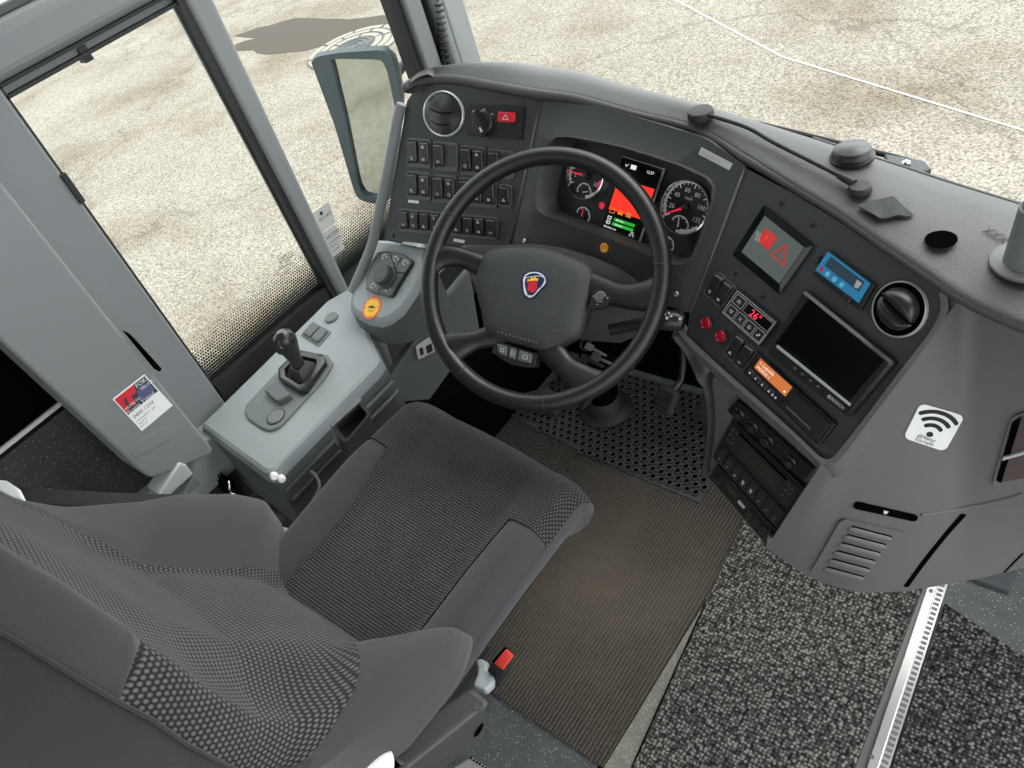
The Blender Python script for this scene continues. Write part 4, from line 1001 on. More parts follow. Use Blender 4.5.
# rockers (parts of the panel)
def rocker_pair(cs, half_s, half_t, up):
    d = unit(RP(*z6(*cs[1])) - RP(*z6(*cs[0])))
    for k, c in enumerate(cs):
        P0 = RP(*z6(*c)); e1 = unit(RP(*z6(180, 120)) - RP(*z6(143, 90))); e2 = unit(RP(*z6(143, 180)) - RP(*z6(212, 80)))
        q = Quad(P0 - e1 * half_s - e2 * half_t, P0 + e1 * half_s - e2 * half_t, P0 + e1 * half_s + e2 * half_t, P0 - e1 * half_s + e2 * half_t, RP.n)
        f = Quad(q.pt(-.14, -.07), q.pt(1.14, -.07), q.pt(1.14, 1.07), q.pt(-.14, 1.07), RP.n)
        frame_on(f, rp); rocker(q, rp, lower=True)
rocker_pair(((111, 68), (149, 102)), .0098, .0195, 1); rocker_pair(((199, 330), (238, 370)), .0098, .0195, 1)
for p in ((77, 226), (140, 282)):
    c = RP(*z6(*p)); r = px_m(c, 31 / 4.267); n = RP.n
    t = MB().lathe(c, n, [(r, 0), (r, .003), (r * .86, .004), (r * .86, .001)], 30, cap=False).build('button_collar', 'black_plastic', rp)
    mb = MB().lathe(c, n, [(r * .84, 0), (r * .84, .006), (r * .7, .0085), (r * .62, .0075), (0, .0072)], 30, cap=False)
    e1 = unit(T3 - T2); arc_strip(mb, c, e1, np.cross(n, e1), r * .25, r * .36, 0, 300, .0078, n, 1); mb.build('push_button', ['red_clear', 'red_plastic'], rp, label='translucent dark red push button')
for p in (z1(390, 85), z1(592, 225), z1(98, 535), z1(275, 685), z6(-8, 242) if False else (820, 257.5), (818.5, 262)):
    c = RP(*p); MB().lathe(c, RP.n, [(.0034, 0), (.003, .0022), (.0012, .003)], 12).build('panel_screw', 'black_plastic', rp)
# open round vent
c = RP(*z8b(643, 507)); n = RP.n; r = px_m(c, 28.6)
mb = MB(); mb.lathe(c, n, [(r * .93, .001), (r, 0), (r * .99, .005), (r * .96, .0065), (r * .93, .005)], 48, cap=False); mb.build('vent_ring', 'silver', rp)
MB().lathe(c, n, [(r * .94, .0045), (r * .80, .0035), (r * .78, .002), (r * .78, .0012), (0, .0012)], 40, 0, cap=False).build('vent_well', 'pit_black', rp)
e1 = unit(RP(*z8b(740, 580)) - RP(*z8b(560, 400))); e2 = np.cross(n, e1)
for sgn, tilt, nm in ((1, .2, 'vent_flap'), (-1, -.15, 'vent_flap')):
    mb = MB(); G = []
    ce = c + e2 * sgn * r * .12 + n * .003
    for i in range(9):
        a = i / 8; row_ = []
        for j in range(17):
            s = -1 + 2 * j / 16; w = math.sqrt(max(0, 1 - s * s))
            y = a * w * r * .66 * (1 if sgn > 0 else .95)
            row_.append(ce + e1 * s * r * .76 + e2 * sgn * (y - r * .05) + n * (.005 + .011 * math.sin(math.pi * min(1, a * .9 + .1)) * w + (.006 if sgn > 0 else 0) * (1 - a)))
        G.append(row_)
    mb.grid(G); mb.grid([[p - n * .003 for p in row_] for row_ in G][::-1]); mb.build(nm, 'switch_black', rp)

# ------------------------------------------------------------------ recessed warning display
q = rq([z1(287, 97), z1(607, 352), z1(385, 668), z1(85, 415)], .0008)
t = empty('warning_display', q.pt(.5, 1), 'recessed square grey display showing a red warning triangle', 'display')
o = rr_poly(q, 0, 0, 1, 1, .003); i_ = rr_poly(q, .10, .13, .90, .86, .002); n = RP.n
mb = MB(); mb.loft([o, [p + n * .0025 for p in o], [p + n * .0006 for p in i_]], cap=False); mb.add([p + n * .0004 for p in o], [list(range(len(o)))], smooth=False); mb.build('bezel', 'screen_dark', t)
d = q.sub(.10, .13, .90, .86, .0010); MB().prism(d.c, n, 0, .0005).build('screen', 'screen_grey', t)
mb = MB(); e1, e2 = d.e1, -d.e2
a = d.sub(.16, .2, .46, .56, .0006); mb.prism(a.c, n, 0, .0003, 0); text(mb, '?', a.pt(.32, .82), e1, e2, a.h * .8, 1, .0009)
tri = [d.pt(.70, .16, .0007), d.pt(.52, .62, .0007), d.pt(.90, .62, .0007)]; m_ = sum(tri) / 3
for k in range(3): p, w = tri[k], tri[(k + 1) % 3]; mb.prism([p, w, w + (m_ - w) * .22, p + (m_ - p) * .22], n, 0, .0003)
mb.prism([d.pt(.695, .33), d.pt(.725, .33), d.pt(.715, .48), d.pt(.705, .48)], n, .0006, .001); mb.prism([d.pt(.70, .51), d.pt(.72, .51), d.pt(.72, .54), d.pt(.70, .54)], n, .0006, .001)
mb.build('warning_sign', ['sign_red', 'screen_red'], t, label='red warning signs glowing on the display')
mb = MB(); text(mb, '00', d.pt(.05, .47), e1, e2, .010, 0, .0007); text(mb, '00', d.pt(.08, .58), e1, e2, .010, 0, .0007); mb.build('reading', 'icon_white', t)

# ------------------------------------------------------------------ blue reversing-camera gadget
q = rq([z8b(200, 130), z8b(497, 352), z8b(400, 518), z8b(95, 285)], .0008)
t = empty('panel_gadget', q.pt(.5, 1), 'small black boxed module with a blue face above the large monitor', 'module')
mb = MB(); mb.rrect(q, 0, 0, 1.0, 1.0, .002, 0, .007); mb.build('module_case', 'black_plastic', t, bevel=.001)
f = q.sub(.015, .04, .93, .80, .0072); mb = MB(); mb.prism([f.pt(0, 0), f.pt(1, 0), f.pt(1, 1), f.pt(.93, 1), f.pt(.80, .84), f.pt(0, 1)] if False else [f.pt(0, 0), f.pt(1, 0), f.pt(1, 1), f.pt(0, 1)], n, 0, .0006); mb.build('blue_face', 'gadget_blue', t, label='bright blue face')
MB().prism([f.pt(.10, .10), f.pt(.90, .10), f.pt(.90, .58), f.pt(.10, .58)], n, .0006, .0012).build('window_screen', 'gadget_screen', t)
mb = MB()
for s in (.24, .40, .57): disc(mb, f.pt(s, .80), n, .0034, .0006, .0022, seg=18)
mb.build('blue_button', 'button_blue', t); mb = MB(); disc(mb, f.pt(.09, .8), n, .003, .0006, .0012, seg=16); mb.build('red_mark', 'sticker_red', t)
mb = MB(); mb.prism([q.pt(.68, .78), q.pt(.80, .78), q.pt(.82, 1.02), q.pt(.66, 1.0)], n, .0005, .011); mb.build('side_clip', 'black_plastic', t, bevel=.002)
mb = MB(); mb.prism([f.pt(.76, .2), f.pt(.88, .2), f.pt(.86, .5), f.pt(.78, .55)], n, .0012, .0015); mb.build('screen_glint', 'label_grey', t)

# ------------------------------------------------------------------ large monitor
q = rq([z2(250, 50), z2(714, 420), z2(478, 700), z2(60, 372)], .0008); H_ = .016
t = empty('monitor', q.pt(.5, 1), 'large black widescreen monitor with a silver strip along its lower edge', 'monitor')
o = rr_poly(q, 0, 0, 1, 1, .004)
s_in = [RP(*z2(*p), H_ * .4) for p in ((270, 95), (652, 412), (462, 632), (98, 325))]
o2 = [p + n * H_ for p in rr_poly(q, .02, .03, .98, .985, .004)]
sq = Quad(*s_in, n); i2 = rr_poly(sq, -.006, -.008, 1.006, 1.008, .002)
mb = MB(); mb.loft([o, [p + n * H_ * .7 for p in o], o2, [p + n * H_ * .62 for p in i2], [p + n * H_ * .3 for p in i2]], cap=False); mb.build('housing', 'black_plastic', t, angle=25)
MB().prism([p + n * H_ * .35 for p in sq.c], n, 0, .0006).build('screen', 'screen_glossy', t)
mb = MB(); mb.hexa([q.pt(.075, .792, H_ * .96), q.pt(.955, .800, H_ * .96), q.pt(.955, .838, H_ * .9), q.pt(.072, .832, H_ * .9)], [q.pt(.075, .792, H_ * 1.10), q.pt(.955, .800, H_ * 1.10), q.pt(.955, .838, H_ * 1.04), q.pt(.072, .832, H_ * 1.04)]); mb.build('silver_strip', 'silver', t, label='silver strip under the screen')
mb = MB()
for s in (.33, .42, .52, .61): mb.rrect(q, s, .885, s + .03, .915, .002, H_ * .9, H_ * 1.08)
mb.build('key_row', 'button_grey', t)
mb = MB(); text(mb, 'BOSCH', q.pt(.79, .935, H_ * 1.02), q.e1, -q.e2, .0068, 0, .0); ring(mb, q.pt(.765, .915, H_ * 1.02), n, .0016, .0026, 0, .0004, seg=16); mb.build('lettering', 'icon_white', t)

# ------------------------------------------------------------------ climate control unit
q = rq([z6(212, 78), z6(387, 222), z6(306, 328), z6(140, 182)], .0008)
t = empty('climate_control', q.pt(.5, 1), 'small grey control unit reading 26 degrees in red digits', 'control unit')
MB().rrect(q, 0, 0, 1, 1, .002, 0, .006).build('case', 'black_plastic', t, bevel=.001)
def outline(mb, a, w, h, mi=0):
    e1w, e2w = w / a.w, w / a.h
    for s0, t0, s1, t1 in ((0, 0, 1, e2w), (0, 1 - e2w, 1, 1), (0, 0, e1w, 1), (1 - e1w, 0, 1, 1)): mb.prism([a.pt(s0, t0), a.pt(s1, t0), a.pt(s1, t1), a.pt(s0, t1)], a.n, h, h + .0003, mi)
mb = MB(); outline(mb, q.sub(.03, .05, .97, .95, .006), .0007, 0); outline(mb, q.sub(.34, .12, .95, .46, .006), .0006, 0)
keys = [(.07, .12, .30, .46), (.07, .54, .27, .9), (.30, .54, .50, .9), (.53, .54, .73, .9), (.76, .54, .95, .9)]
for k in keys: outline(mb, q.sub(*k, .006), .0006, 0)
for k, a in enumerate(keys):
    kq = q.sub(*a, .0064); c = kq.pt(.5, .5); e1, e2 = kq.e1, -kq.e2; u = .0035
    def chev(dy, sg):
        for sx in (-1, 1): mb.prism([c + e2 * (dy + sg * u * .5), c + e2 * (dy + sg * u * .1), c + e1 * sx * u + e2 * (dy - sg * u * .6), c + e1 * sx * u + e2 * (dy - sg * u * .2)], n, 0, .0003)
    if k == 0: chev(.0012, 1); chev(-.002, 1)
    elif k == 1: chev(.0018, -1); chev(-.0014, -1)
    elif k == 2:
        for sx in (-1, 1): mb.prism([c - e1 * u * sx - e2 * u, c - e1 * u * .7 * sx - e2 * u, c + e1 * u * sx + e2 * u, c + e1 * u * .7 * sx + e2 * u], n, 0, .0003)
    elif k == 3:
        for j in range(6): A_ = math.radians(60 * j); d = e1 * math.cos(A_) + e2 * math.sin(A_); w = np.cross(n, d) * .0005; mb.prism([c + d * .001 + w, c + d * u * 1.1 + w, c + d * u * 1.1 - w, c + d * .001 - w], n, 0, .0003)
    else: disc(mb, c + e1 * .0012 + e2 * .0012, n, .0018, 0, .0003, seg=14); disc(mb, c - e1 * .0014 - e2 * .0016, n, .0018, 0, .0003, seg=14)
mb.build('key_symbols', 'icon_white', t)
dq = q.sub(.345, .135, .945, .45, .0061); MB().prism(dq.c, n, 0, .0002).build('readout', 'screen_dark', t)
mb = MB(); text(mb, '26°', dq.pt(.22, .88), dq.e1, -dq.e2, dq.h * 1.05, 0, .0006, shear=.15, thick=.0003); mb.build('digits', 'digit_red', t, label='glowing red digits')

# ------------------------------------------------------------------ tachograph
q = rq([z6(297, 350), z6(634, 655), z6(562, 748), z6(238, 432)], .0008); H_ = .008
t = empty('tachograph', q.pt(.5, 1), 'long narrow black recorder unit with a small amber display below the monitor', 'recorder')
MB().rrect(q, 0, 0, 1, 1, .002, 0, H_).build('case', 'black_plastic', t, bevel=.0012)
d = rq([z6(301, 377), z6(437, 500), z6(407, 540), z6(274, 416)], H_ + .0012)
mb = MB().prism(d.c, n, 0, .0004); text(mb, '1. Lepotila', d.pt(.05, .42), d.e1, -d.e2, d.h * .40, 1, .0005); text(mb, 'MODUS 1', d.pt(.05, .86), d.e1, -d.e2, d.h * .36, 1, .0005); disc(mb, d.pt(.92, .72), n, .0016, .0004, .0008, 1, seg=12); mb.build('amber_display', ['screen_amber', 'screen_white'], t, label='amber lit display')
mb = MB()
for s in (.05, .14, .23, .32): mb.dome(q, s, .66, s + .075, .92, .0015, H_, H_ + .003)
mb.build('key_row', 'switch_black', t)
mb = MB()
for s in (.07, .15, .24, .33, .38, .42): mb.rrect(q, s, .74, s + .022, .82, .0008, H_ + .003, H_ + .0034)
mb.build('key_marks', 'icon_white', t)
mb = MB(); mb.rrect(q, .52, .10, .97, .90, .002, H_, H_ + .002); mb.rrect(q, .56, .70, .86, .76, .0008, H_ + .002, H_ + .0028, 1); mb.build('paper_drawer', ['switch_black', 'button_grey'], t, bevel=.0006)

# ------------------------------------------------------------------ radio and heater units in the column
z5 = zc((700, 390), 4.8); n = RC.n
def cq_(pts, off=.001): return quad_px(RC, [z5(*p) for p in pts], off)
heater = cq_([(186, 40), (553, 375), (503, 432), (140, 92)])
t = empty('heater_panel', heater.pt(.5, 1), 'black heater panel with dark dials, topmost unit in the grey column', 'heater control')
MB().rrect(heater, 0, 0, 1, 1, .002, 0, .005).build('case', 'black_plastic', t, bevel=.001)
for s, r in ((.12, .011), (.30, .011), (.50, .012), (.80, .011)):
    c = heater.pt(s, .5, .005); mb = MB().lathe(c, n, [(r, 0), (r, .002), (r * .8, .004), (r * .75, .010), (r * .6, .011), (0, .011)], 22); mb.build('dial', 'switch_black', t)
mb = MB()
for s in (.2, .21, .38, .4, .42, .6, .64, .68, .72, .9):
    q_ = heater.sub(s, .3 + .3 * (int(s * 100) % 2), s + .014, .36 + .3 * (int(s * 100) % 2), .0052); mb.prism(q_.c, n, 0, .0003)
mb.build('dial_marks', 'button_grey', t)
rd = cq_([(168, 130), (514, 462), (386, 660), (72, 312)])
t = empty('car_radio', rd.pt(.5, 1), 'black radio with an unlit green display and white button symbols', 'radio')
MB().rrect(rd, 0, 0, 1, 1, .002, 0, .007).build('case', 'black_plastic', t, bevel=.0012)
mb = MB(); mb.rrect(rd, .04, .05, .98, .50, .002, .007, .0085, 0); mb.rrect(rd, .15, .07, .82, .11, .001, .0085, .0092, 1)
for k in range(3):
    for j in range(2):
        for s0 in (.07, .86): c = rd.pt(s0 + .05 * j, .14 + .12 * k, .0086); mb.prism([c - rd.e1 * .0011, c - rd.e2 * .0011, c + rd.e1 * .0011, c + rd.e2 * .0011], n, 0, .0003, 2)
mb.build('front_frame', ['switch_black', 'pit_black', 'label_grey'], t)
MB().rrect(rd, .24, .17, .78, .40, .001, .0085, .0092).build('display', 'lcd_green', t)
RB = [(.09, .85), (.24, .70), (.36, .73), (.47, .76), (.62, .84), (.75, .84), (.90, .84)]
for k in range(8):
    s = .04 + k * .118
    mb = MB().dome(rd, s, .58, s + .10, .94, .002, .007, .0105)
    big = k in (2, 3, 4); u = .0024 if big else .0013; c = rd.pt(s + .05, .84, .0106)
    mb.prism([c - rd.e1 * u - rd.e2 * u * .8, c + rd.e1 * u - rd.e2 * u * .8, c + rd.e1 * u + rd.e2 * u * .8, c - rd.e1 * u + rd.e2 * u * .8], n, 0, .0003, 1)
    if k in (3, 4): c = c - rd.e2 * .008; disc(mb, c, n, .003, 0, .0003, 1, 14)
    mb.build('radio_button', ['switch_black', 'icon_white'], t)
hu = cq_([(92, 350), (398, 690), (340, 748), (52, 408)])
t = empty('tour_guide_unit', hu.pt(.5, 1), 'slim black audio unit at the bottom of the grey column', 'audio unit')
MB().rrect(hu, 0, 0, 1, 1, .002, 0, .006).build('case', 'black_plastic', t, bevel=.001)
MB().rrect(hu, .22, .25, .40, .55, .001, .006, .0066).build('display', 'lcd_green', t)
MB().rrect(hu, .43, .42, .53, .60, .002, .006, .0068).build('badge', 'label_grey', t)
for k in range(4): MB().dome(hu, .58 + k * .105, .3, .66 + k * .105, .75, .002, .006, .0095).build('push_button', 'switch_black', t)
c = hu.pt(.11, .45, .006); MB().lathe(c, n, [(.008, 0), (.007, .008), (0, .009)], 18).build('volume_knob', 'switch_black', t)

# ------------------------------------------------------------------ instrument cluster behind the binnacle opening
KD = -DEP + .002; n = CP.n
KP = Plane(CP.p0 + n * KD, n)
t = empty('instrument_cluster', KP(640, 245), 'dark instrument cluster with two round dials and a red and green display', 'instrument cluster')
fo = [p + n * (KD - .0) for p in [q - (q - cO) * -.02 for q in O]]
MB().add(fo, [list(range(96))], smooth=False).build('cluster_face', 'gauge_face', t)
ce1 = unit(T2 - T1); ce1 = unit(KP(700, 200) - KP(640, 180)); ce2 = np.cross(n, ce1)
def polar(c, r, a): return c + (ce1 * math.cos(math.radians(a)) + ce2 * math.sin(math.radians(a))) * r
def gauge(name, cp, rpx_, a0, a1, nums, needle, sub, label=None, numstep=None, ticks=24):
    c = KP(*cp); r = px_m(c, rpx_)
    mb = MB(); mb.lathe(c, n, [(r * .94, .001), (r, .001), (r, .009), (r * .96, .010), (r * .93, .002)], 56, 0, cap=False); g = mb.build(name, 'chrome', t, label=label)
    mb = MB(); disc(mb, c, n, r * .94, .0005, .0012, 0, 48)
    A0 = np.linspace(a0, a1, ticks + 1)
    for k, a in enumerate(A0):
        w = .022 if k % 4 == 0 else .012; l = .16 if k % 4 == 0 else .09
        p0, p1 = polar(c, r * .9, a), polar(c, r * (.9 - l), a); d = np.cross(n, unit(p1 - p0)) * r * w; mb.prism([p0 + d, p1 + d, p1 - d, p0 - d], n, .0012, .0016, 1)
    arc_strip(mb, c, ce1, ce2, r * .88, r * .92, a1, a0, .0012, n, 1, 40)
    for s, a in nums: text(mb, s, polar(c, r * .62, a) - ce2 * r * .08, ce1, ce2, r * .24, 1, .0014, 'CENTER')
    mb.build('dial_face', ['gauge_face', 'gauge_white'], g)
    return c, r, g
def needle(g, c, r0, r1, a, w, m_='needle_red'):
    p0, p1 = polar(c, r0, a), polar(c, r1, a); d = np.cross(n, unit(p1 - p0)) * w
    MB().prism([p0 + d, p1 + d * .35, p1 - d * .35, p0 - d], n, .004, .0052).build('needle', m_, g)
def small_gauge(parent, cp, rpx_, a0, a1, na, name='small_gauge'):
    c = KP(*cp); r = px_m(c, rpx_); mb = MB(); arc_strip(mb, c, ce1, ce2, r * .88, r * .98, a1, a0, .0014, n, 1, 24)
    for a in np.linspace(a0, a1, 5): p0, p1 = polar(c, r * .92, a), polar(c, r * .74, a); d = np.cross(n, unit(p1 - p0)) * r * .04; mb.prism([p0 + d, p1 + d, p1 - d, p0 - d], n, .0014, .0018, 1)
    disc(mb, c, n, r * .28, .0012, .004, 0, 18); mb.build(name, ['black_plastic', 'gauge_white'], parent)
    return c, r
zq = zc((600, 140), 5.908); zt_ = zc((540, 140), 5.908)
c, r, g = gauge('speedometer', zq(513, 398), 27.2, 214, -52, [('20', 190), ('40', 147), ('60', 103), ('80', 60), ('100', 15), ('125', -30)], None, None, 'round speedometer dial on the right')
needle(g, c, 0, r * .84, 211, r * .055); mb = MB().lathe(c, n, [(r * .15, .002), (r * .14, .008), (0, .009)], 20); mb.build('needle_hub', 'black_plastic', g)
text(mb2 := MB(), 'km/h', c + ce2 * r * .28, ce1, ce2, r * .16, 0, .0014, 'CENTER'); mb2.build('dial_unit', 'gauge_white', g)
c3, r3_ = small_gauge(g, zq(468, 512), 11.5, 150, 10, 95); needle(g, c3, 0, r3_ * .8, 98, r3_ * .05, 'gauge_white')
arc_strip(mb := MB(), c, ce1, ce2, r * .80, r * .96, -100, -38, .0016, n, 0, 20); mb.build('bright_arc', 'gauge_white', g)
c, r, g = gauge('tachometer', zt_(280, 212), 23.4, 214, -52, [('5', 190), ('10', 130), ('15', 80), ('20', 30), ('25', -20)], None, None, 'round tachometer dial on the left')
needle(g, c, 0, r * .86, 183, r * .06); mb = MB().lathe(c, n, [(r * .17, .002), (r * .15, .008), (0, .009)], 20); mb.build('needle_hub', 'black_plastic', g)
c3, r3_ = small_gauge(g, zt_(262, 308), 9.2, 190, -10, -20); needle(g, c3, 0, r3_ * .8, 20, r3_ * .06, 'gauge_white')
arc_strip(mb := MB(), c, ce1, ce2, r * .80, r * .96, -78, -20, .0016, n, 0, 20); mb.build('bright_arc', 'gauge_white', g)
arc_strip(mb := MB(), c, ce1, ce2, r * .70, r * .84, -26, 0, .0016, n, 0, 10); mb.build('red_zone', 'needle_red', g)
for cp, na in ((zt_(255, 450), 92), (zq(392, 622), 88)):
    c3, r3_ = small_gauge(t, cp, 9.4, 165, -15, na, 'auxiliary_gauge'); needle(t, c3, 0, r3_ * .8, na, r3_ * .06)
c = KP(*zt_(368, 388)); MB().prism([polar(c, .0065, a) for a in (10, 60, 120, 170, 240, 300)], n, .001, .0016).build('red_lamp', 'needle_red', t, label='red warning lamp lit')
q = quad_px(KP, [zq(148, 95), zq(400, 172), zq(250, 610), zq(12, 530)], .001)
s_ = q.sub(.035, .02, .93, .975, .0062); e1, e2 = s_.e1, -s_.e2; mb = MB().prism(q.c, n, 0, .006)
text(mb, '12:57', s_.pt(.66, .10), e1, e2, s_.h * .055, 1, .0004)
mb.prism(s_.sub(.24, .05, .38, .11).c, n, 0, .0003, 1); mb.prism([s_.pt(.08, .06), s_.pt(.12, .10), s_.pt(.2, .05), s_.pt(.12, .085)], n, 0, .0003, 1)
text(mb, '893 kPa', s_.pt(.3, .835), e1, e2, s_.h * .04, 1, .0007); text(mb, '890 kPa', s_.pt(.3, .9), e1, e2, s_.h * .04, 1, .0007)
text(mb, '856384.2 km', s_.pt(.03, .965), e1, e2, s_.h * .042, 1, .0004); text(mb, '-2°C', s_.pt(.72, .975), e1, e2, s_.h * .05, 1, .0004); text(mb, 'bar', s_.pt(.76, .93), e1, e2, s_.h * .04, 1, .0004)
for tt in (.82, .885): a = s_.sub(.06, tt - .022, .16, tt + .022); outline(mb, a, .0009, 0, 1); text(mb, '1' if tt < .85 else '2', a.pt(.3, .85), e1, e2, a.h * .8, 1, .0003)
for tt, w in ((.745, .1),): pass
dm = mb.build('driver_display', ['screen_dark', 'screen_white'], t, label='tall lit driver display')
me_ = MB(); me_.prism(q.sub(.0, .0, 1, .012, .006).c, n, 0, .0012); me_.prism(q.sub(.955, .012, 1, .98, .006).c, n, 0, .0012); me_.prism(q.sub(0, .985, 1, 1, .006).c, n, 0, .0012); me_.build('display_edge', 'steel', dm)
MB().prism(s_.sub(0.02, .27, .98, .71).c, n, 0, .0003).build('red_field', 'screen_red', dm, label='bright red warning field')
mb = MB()
for a in ((.24, .80, .80, .843), (.22, .865, .80, .908)): mb.prism(s_.sub(*a).c, n, 0, .0003, 0)
mb.build('green_bars', 'screen_green', dm, label='two bright green bars')

mb = MB(); a = s_.sub(.06, .68, .2, .75, .0004); outline(mb, a, .001, 0); mb.prism(s_.sub(.28, .69, .42, .74, .0004).c, n, 0, .0003); mb.prism(s_.sub(.5, .67, .64, .74, .0004).c, n, 0, .0003, 1); mb.build('orange_signs', ['screen_orange', 'screen_amber'], dm)
# ------------------------------------------------------------------ things on the hood
def zl(u, v):                                   # height of the hood top at a pixel, from its mesh
    best = None
    for a, f in zip(A, F):
        for k in np.linspace(0, 1, 12):
            p = a * (1 - k) + f * k + V(0, 0, .018 * (1 - k) + .006 * math.sin(math.pi * k)); c = (p - EYE) @ CAM; uu, vv = c[0] / c[2] * FOC + 512, c[1] / c[2] * FOC + 384
            d = (uu - u) ** 2 + (vv - v) ** 2
            if best is None or d < best[0]: best = (d, p[2])
    return best[1]
def hood_pt(u, v, dz=0.0): return at_z(u, v, zl(u, v) + dz)
UP = V(0, 0, 1)
# gooseneck microphone
b0, b1 = hood_pt(701, 117), hood_pt(860, 191)
t = empty('gooseneck_microphone', b0, 'black gooseneck microphone lying along the dashboard hood', 'microphone')
r = px_m(b0, 13)
MB().lathe(b0, UP, [(r * 1.0, 0), (r, .009), (r * .92, .012), (r * .6, .013), (0, .013)], 28).build('base', 'rubber_black', t)
d = unit(b1 - b0)
path = smooth_path([b0 + V(0, 0, .010) + d * r * .9, b0 + d * .09 + V(0, 0, .012) + V(.004, .006, 0), b0 + (b1 - b0) * .5 + V(0, .006, .009), b1 - d * .025 + V(0, 0, .009)], 40)
mb = MB(); mb.tube(path, [.0030 + .0004 * (i % 2) for i in range(40)], 10); mb.build('neck', 'rubber_black', t)
r = px_m(b1, 11.5)
mb = MB().lathe(b1 - UP * .0, UP, [(r, 0), (r, .006), (r * .85, .009), (0, .0095)], 24); mb.tube([b1 - d * .035 + V(0, 0, .009), b1 - d * .01 + V(0, 0, .007)], [.0048, .006], 12); mb.build('microphone_head', 'rubber_black', t)
# round ridged cap
c = hood_pt(852, 158); r = px_m(c, 20.5)
t = empty('round_speaker_cap', c, 'round black ridged cap standing on the hood near the windscreen', 'cap')
MB().lathe(c, UP, [(r * 1.04, 0), (r * 1.04, .004), (r * .98, .006)], 36).build('cap_flange', 'black_plastic', t)
MB().lathe(c, UP, [(r * .95, .004), (r * .93, .006), (r * .98, .007), (r * .92, .009), (r * .88, .014), (r * .78, .0165), (0, .0175)], 36).build('cap_body', 'black_plastic', t)
# cloth patch
P = [hood_pt(*p, .001) for p in ((857, 206), (893, 197), (914, 217), (878, 220))]; mb = MB()
G = [[P[0] * (1 - s) * (1 - k) + P[1] * s * (1 - k) + P[2] * s * k + P[3] * (1 - s) * k + UP * (.002 + .003 * math.sin(5 * s + 2 * k) ** 2 * k) for s in np.linspace(0, 1, 9)] for k in np.linspace(0, 1, 9)]
mb.grid(G); mb.grid([[p - UP * .003 for p in r_] for r_ in G]); tag(mb.build('cloth_patch', 'cloth_grey'), 'small dark grey cloth patch lying on the hood', 'cloth')
# cable hole
c = hood_pt(941, 239.5, .0022); r = px_m(c, 14); mb = MB(); mb.lathe(c, UP, [(r * 1.06, 0), (r * 1.06, .0006), (r, .0008)], 32, 0, cap=False); mb.lathe(c, UP, [(r, .0008), (r * .98, .0001)], 32, 0); mb.build('cable_hole', 'pit_black', dash)
mb = MB(); e1 = unit(hood_pt(1006, 240) - hood_pt(988, 230)); e2 = np.cross(UP, e1); c = hood_pt(996, 235, .001)
for k in (-1, 0, 1):
    p = c + e1 * k * .0105
    for s in (-1, 1): w = e2 * .0012; mb.prism([p - e1 * .004 + e2 * s * .006 + w, p + e1 * .004 - e2 * s * .006 + w, p + e1 * .004 - e2 * s * .006 - w, p - e1 * .004 + e2 * s * .006 - w], UP, 0, .0006)
mb.build('air_mark', 'text_black', dash)
# pole stub with a flange
c = hood_pt(1029, 262); r = px_m(c, 35)
t = empty('pole_mount', c, 'grey metal pole stub on a round flange at the right end of the hood', 'pole')
MB().lathe(c, UP, [(r, 0), (r, .003), (r * .96, .004), (r * .6, .004)], 36).build('flange', 'shroud_grey', t)
MB().lathe(c, UP, [(r * .66, .004), (r * .60, .03), (r * .50, .075), (r * .44, .077), (r * .42, .055)], 36).build('pole_tube', 'plate_grey', t)

# wiper outside the windscreen
wa, wb, wc = at_z(770, 124, .90), at_z(880, 158, .905), at_z(935, 166, .90)
t = empty('wiper', wb, 'black wiper with a blue-black arm outside the windscreen', 'wiper')
MB().tube([at_z(760, 124, .90), at_z(850, 146, .90), at_z(918, 163, .90)], .0045, 8).build('wiper_blade', 'rubber_black', t)
P = [at_z(*p, .905) for p in ((884, 153), (925, 160), (932, 168), (918, 174), (889, 168))]; MB().hexa([p - UP * .012 for p in P], P).build('wiper_arm', 'wiper_blue', t, bevel=.003)
c = at_z(906, 164.5, .906); MB().lathe(c, UP, [(.006, 0), (.006, .004), (.003, .006)], 16).build('arm_bolt', 'chrome', t)

# coiled cord on the front corner post
xc = XW + .034; c0, c1 = at_x(438, -2, xc), at_x(447, 66, xc)
t = []; turns = 11
for i in range(turns * 14 + 1):
    a = 2 * math.pi * i / 14; p = c0 + (c1 - c0) * i / (turns * 14); t.append(p + V(math.cos(a) * .008, math.sin(a) * .012, 0))
tag(MB().tube(t, .0034, 6).build('coiled_cord', 'rubber_black'), 'black coiled cord hanging on the front corner post', 'cord')

# stickers on the side windows
mb = MB(); gx = V(1, 0, 0); wq = Quad(*[at_x(*p, XW + .002) for p in ((311, 212), (329, 200), (338, 222), (321, 232))], gx)
z3r = zc((230, 200), 6.0)
q = Quad(*[at_x(*z3r(*p), XW + .002) for p in ((497, 78), (590, 8), (632, 135), (550, 192))], gx)
mb.prism(q.c, gx, 0, .0006); text(mb, 'SECURIT', q.pt(.12, .55), q.e1, -q.e2, q.h * .2, 1, .0006); disc(mb, q.pt(.4, .25, .0006), gx, q.h * .09, 0, .0003, 1, 14); tag(mb.build('window_sticker', ['label_grey', 'text_black']), 'pale sticker on the front side window, upper of the two', 'sticker')
mb = MB(); q = Quad(*[at_x(*z3r(*p), XW + .002) for p in ((552, 200), (632, 145), (688, 290), (618, 345))], gx)
mb.prism(q.c, gx, 0, .0006); text(mb, 'HUOM', q.pt(.1, .32), q.e1, -q.e2, q.h * .2, 1, .0006)
for k in range(3): text(mb, ('varauloskaynti', 'riko lasi', 'vasaralla')[k], q.pt(.1, .5 + .16 * k), q.e1, -q.e2, q.h * .10, 1, .0006)
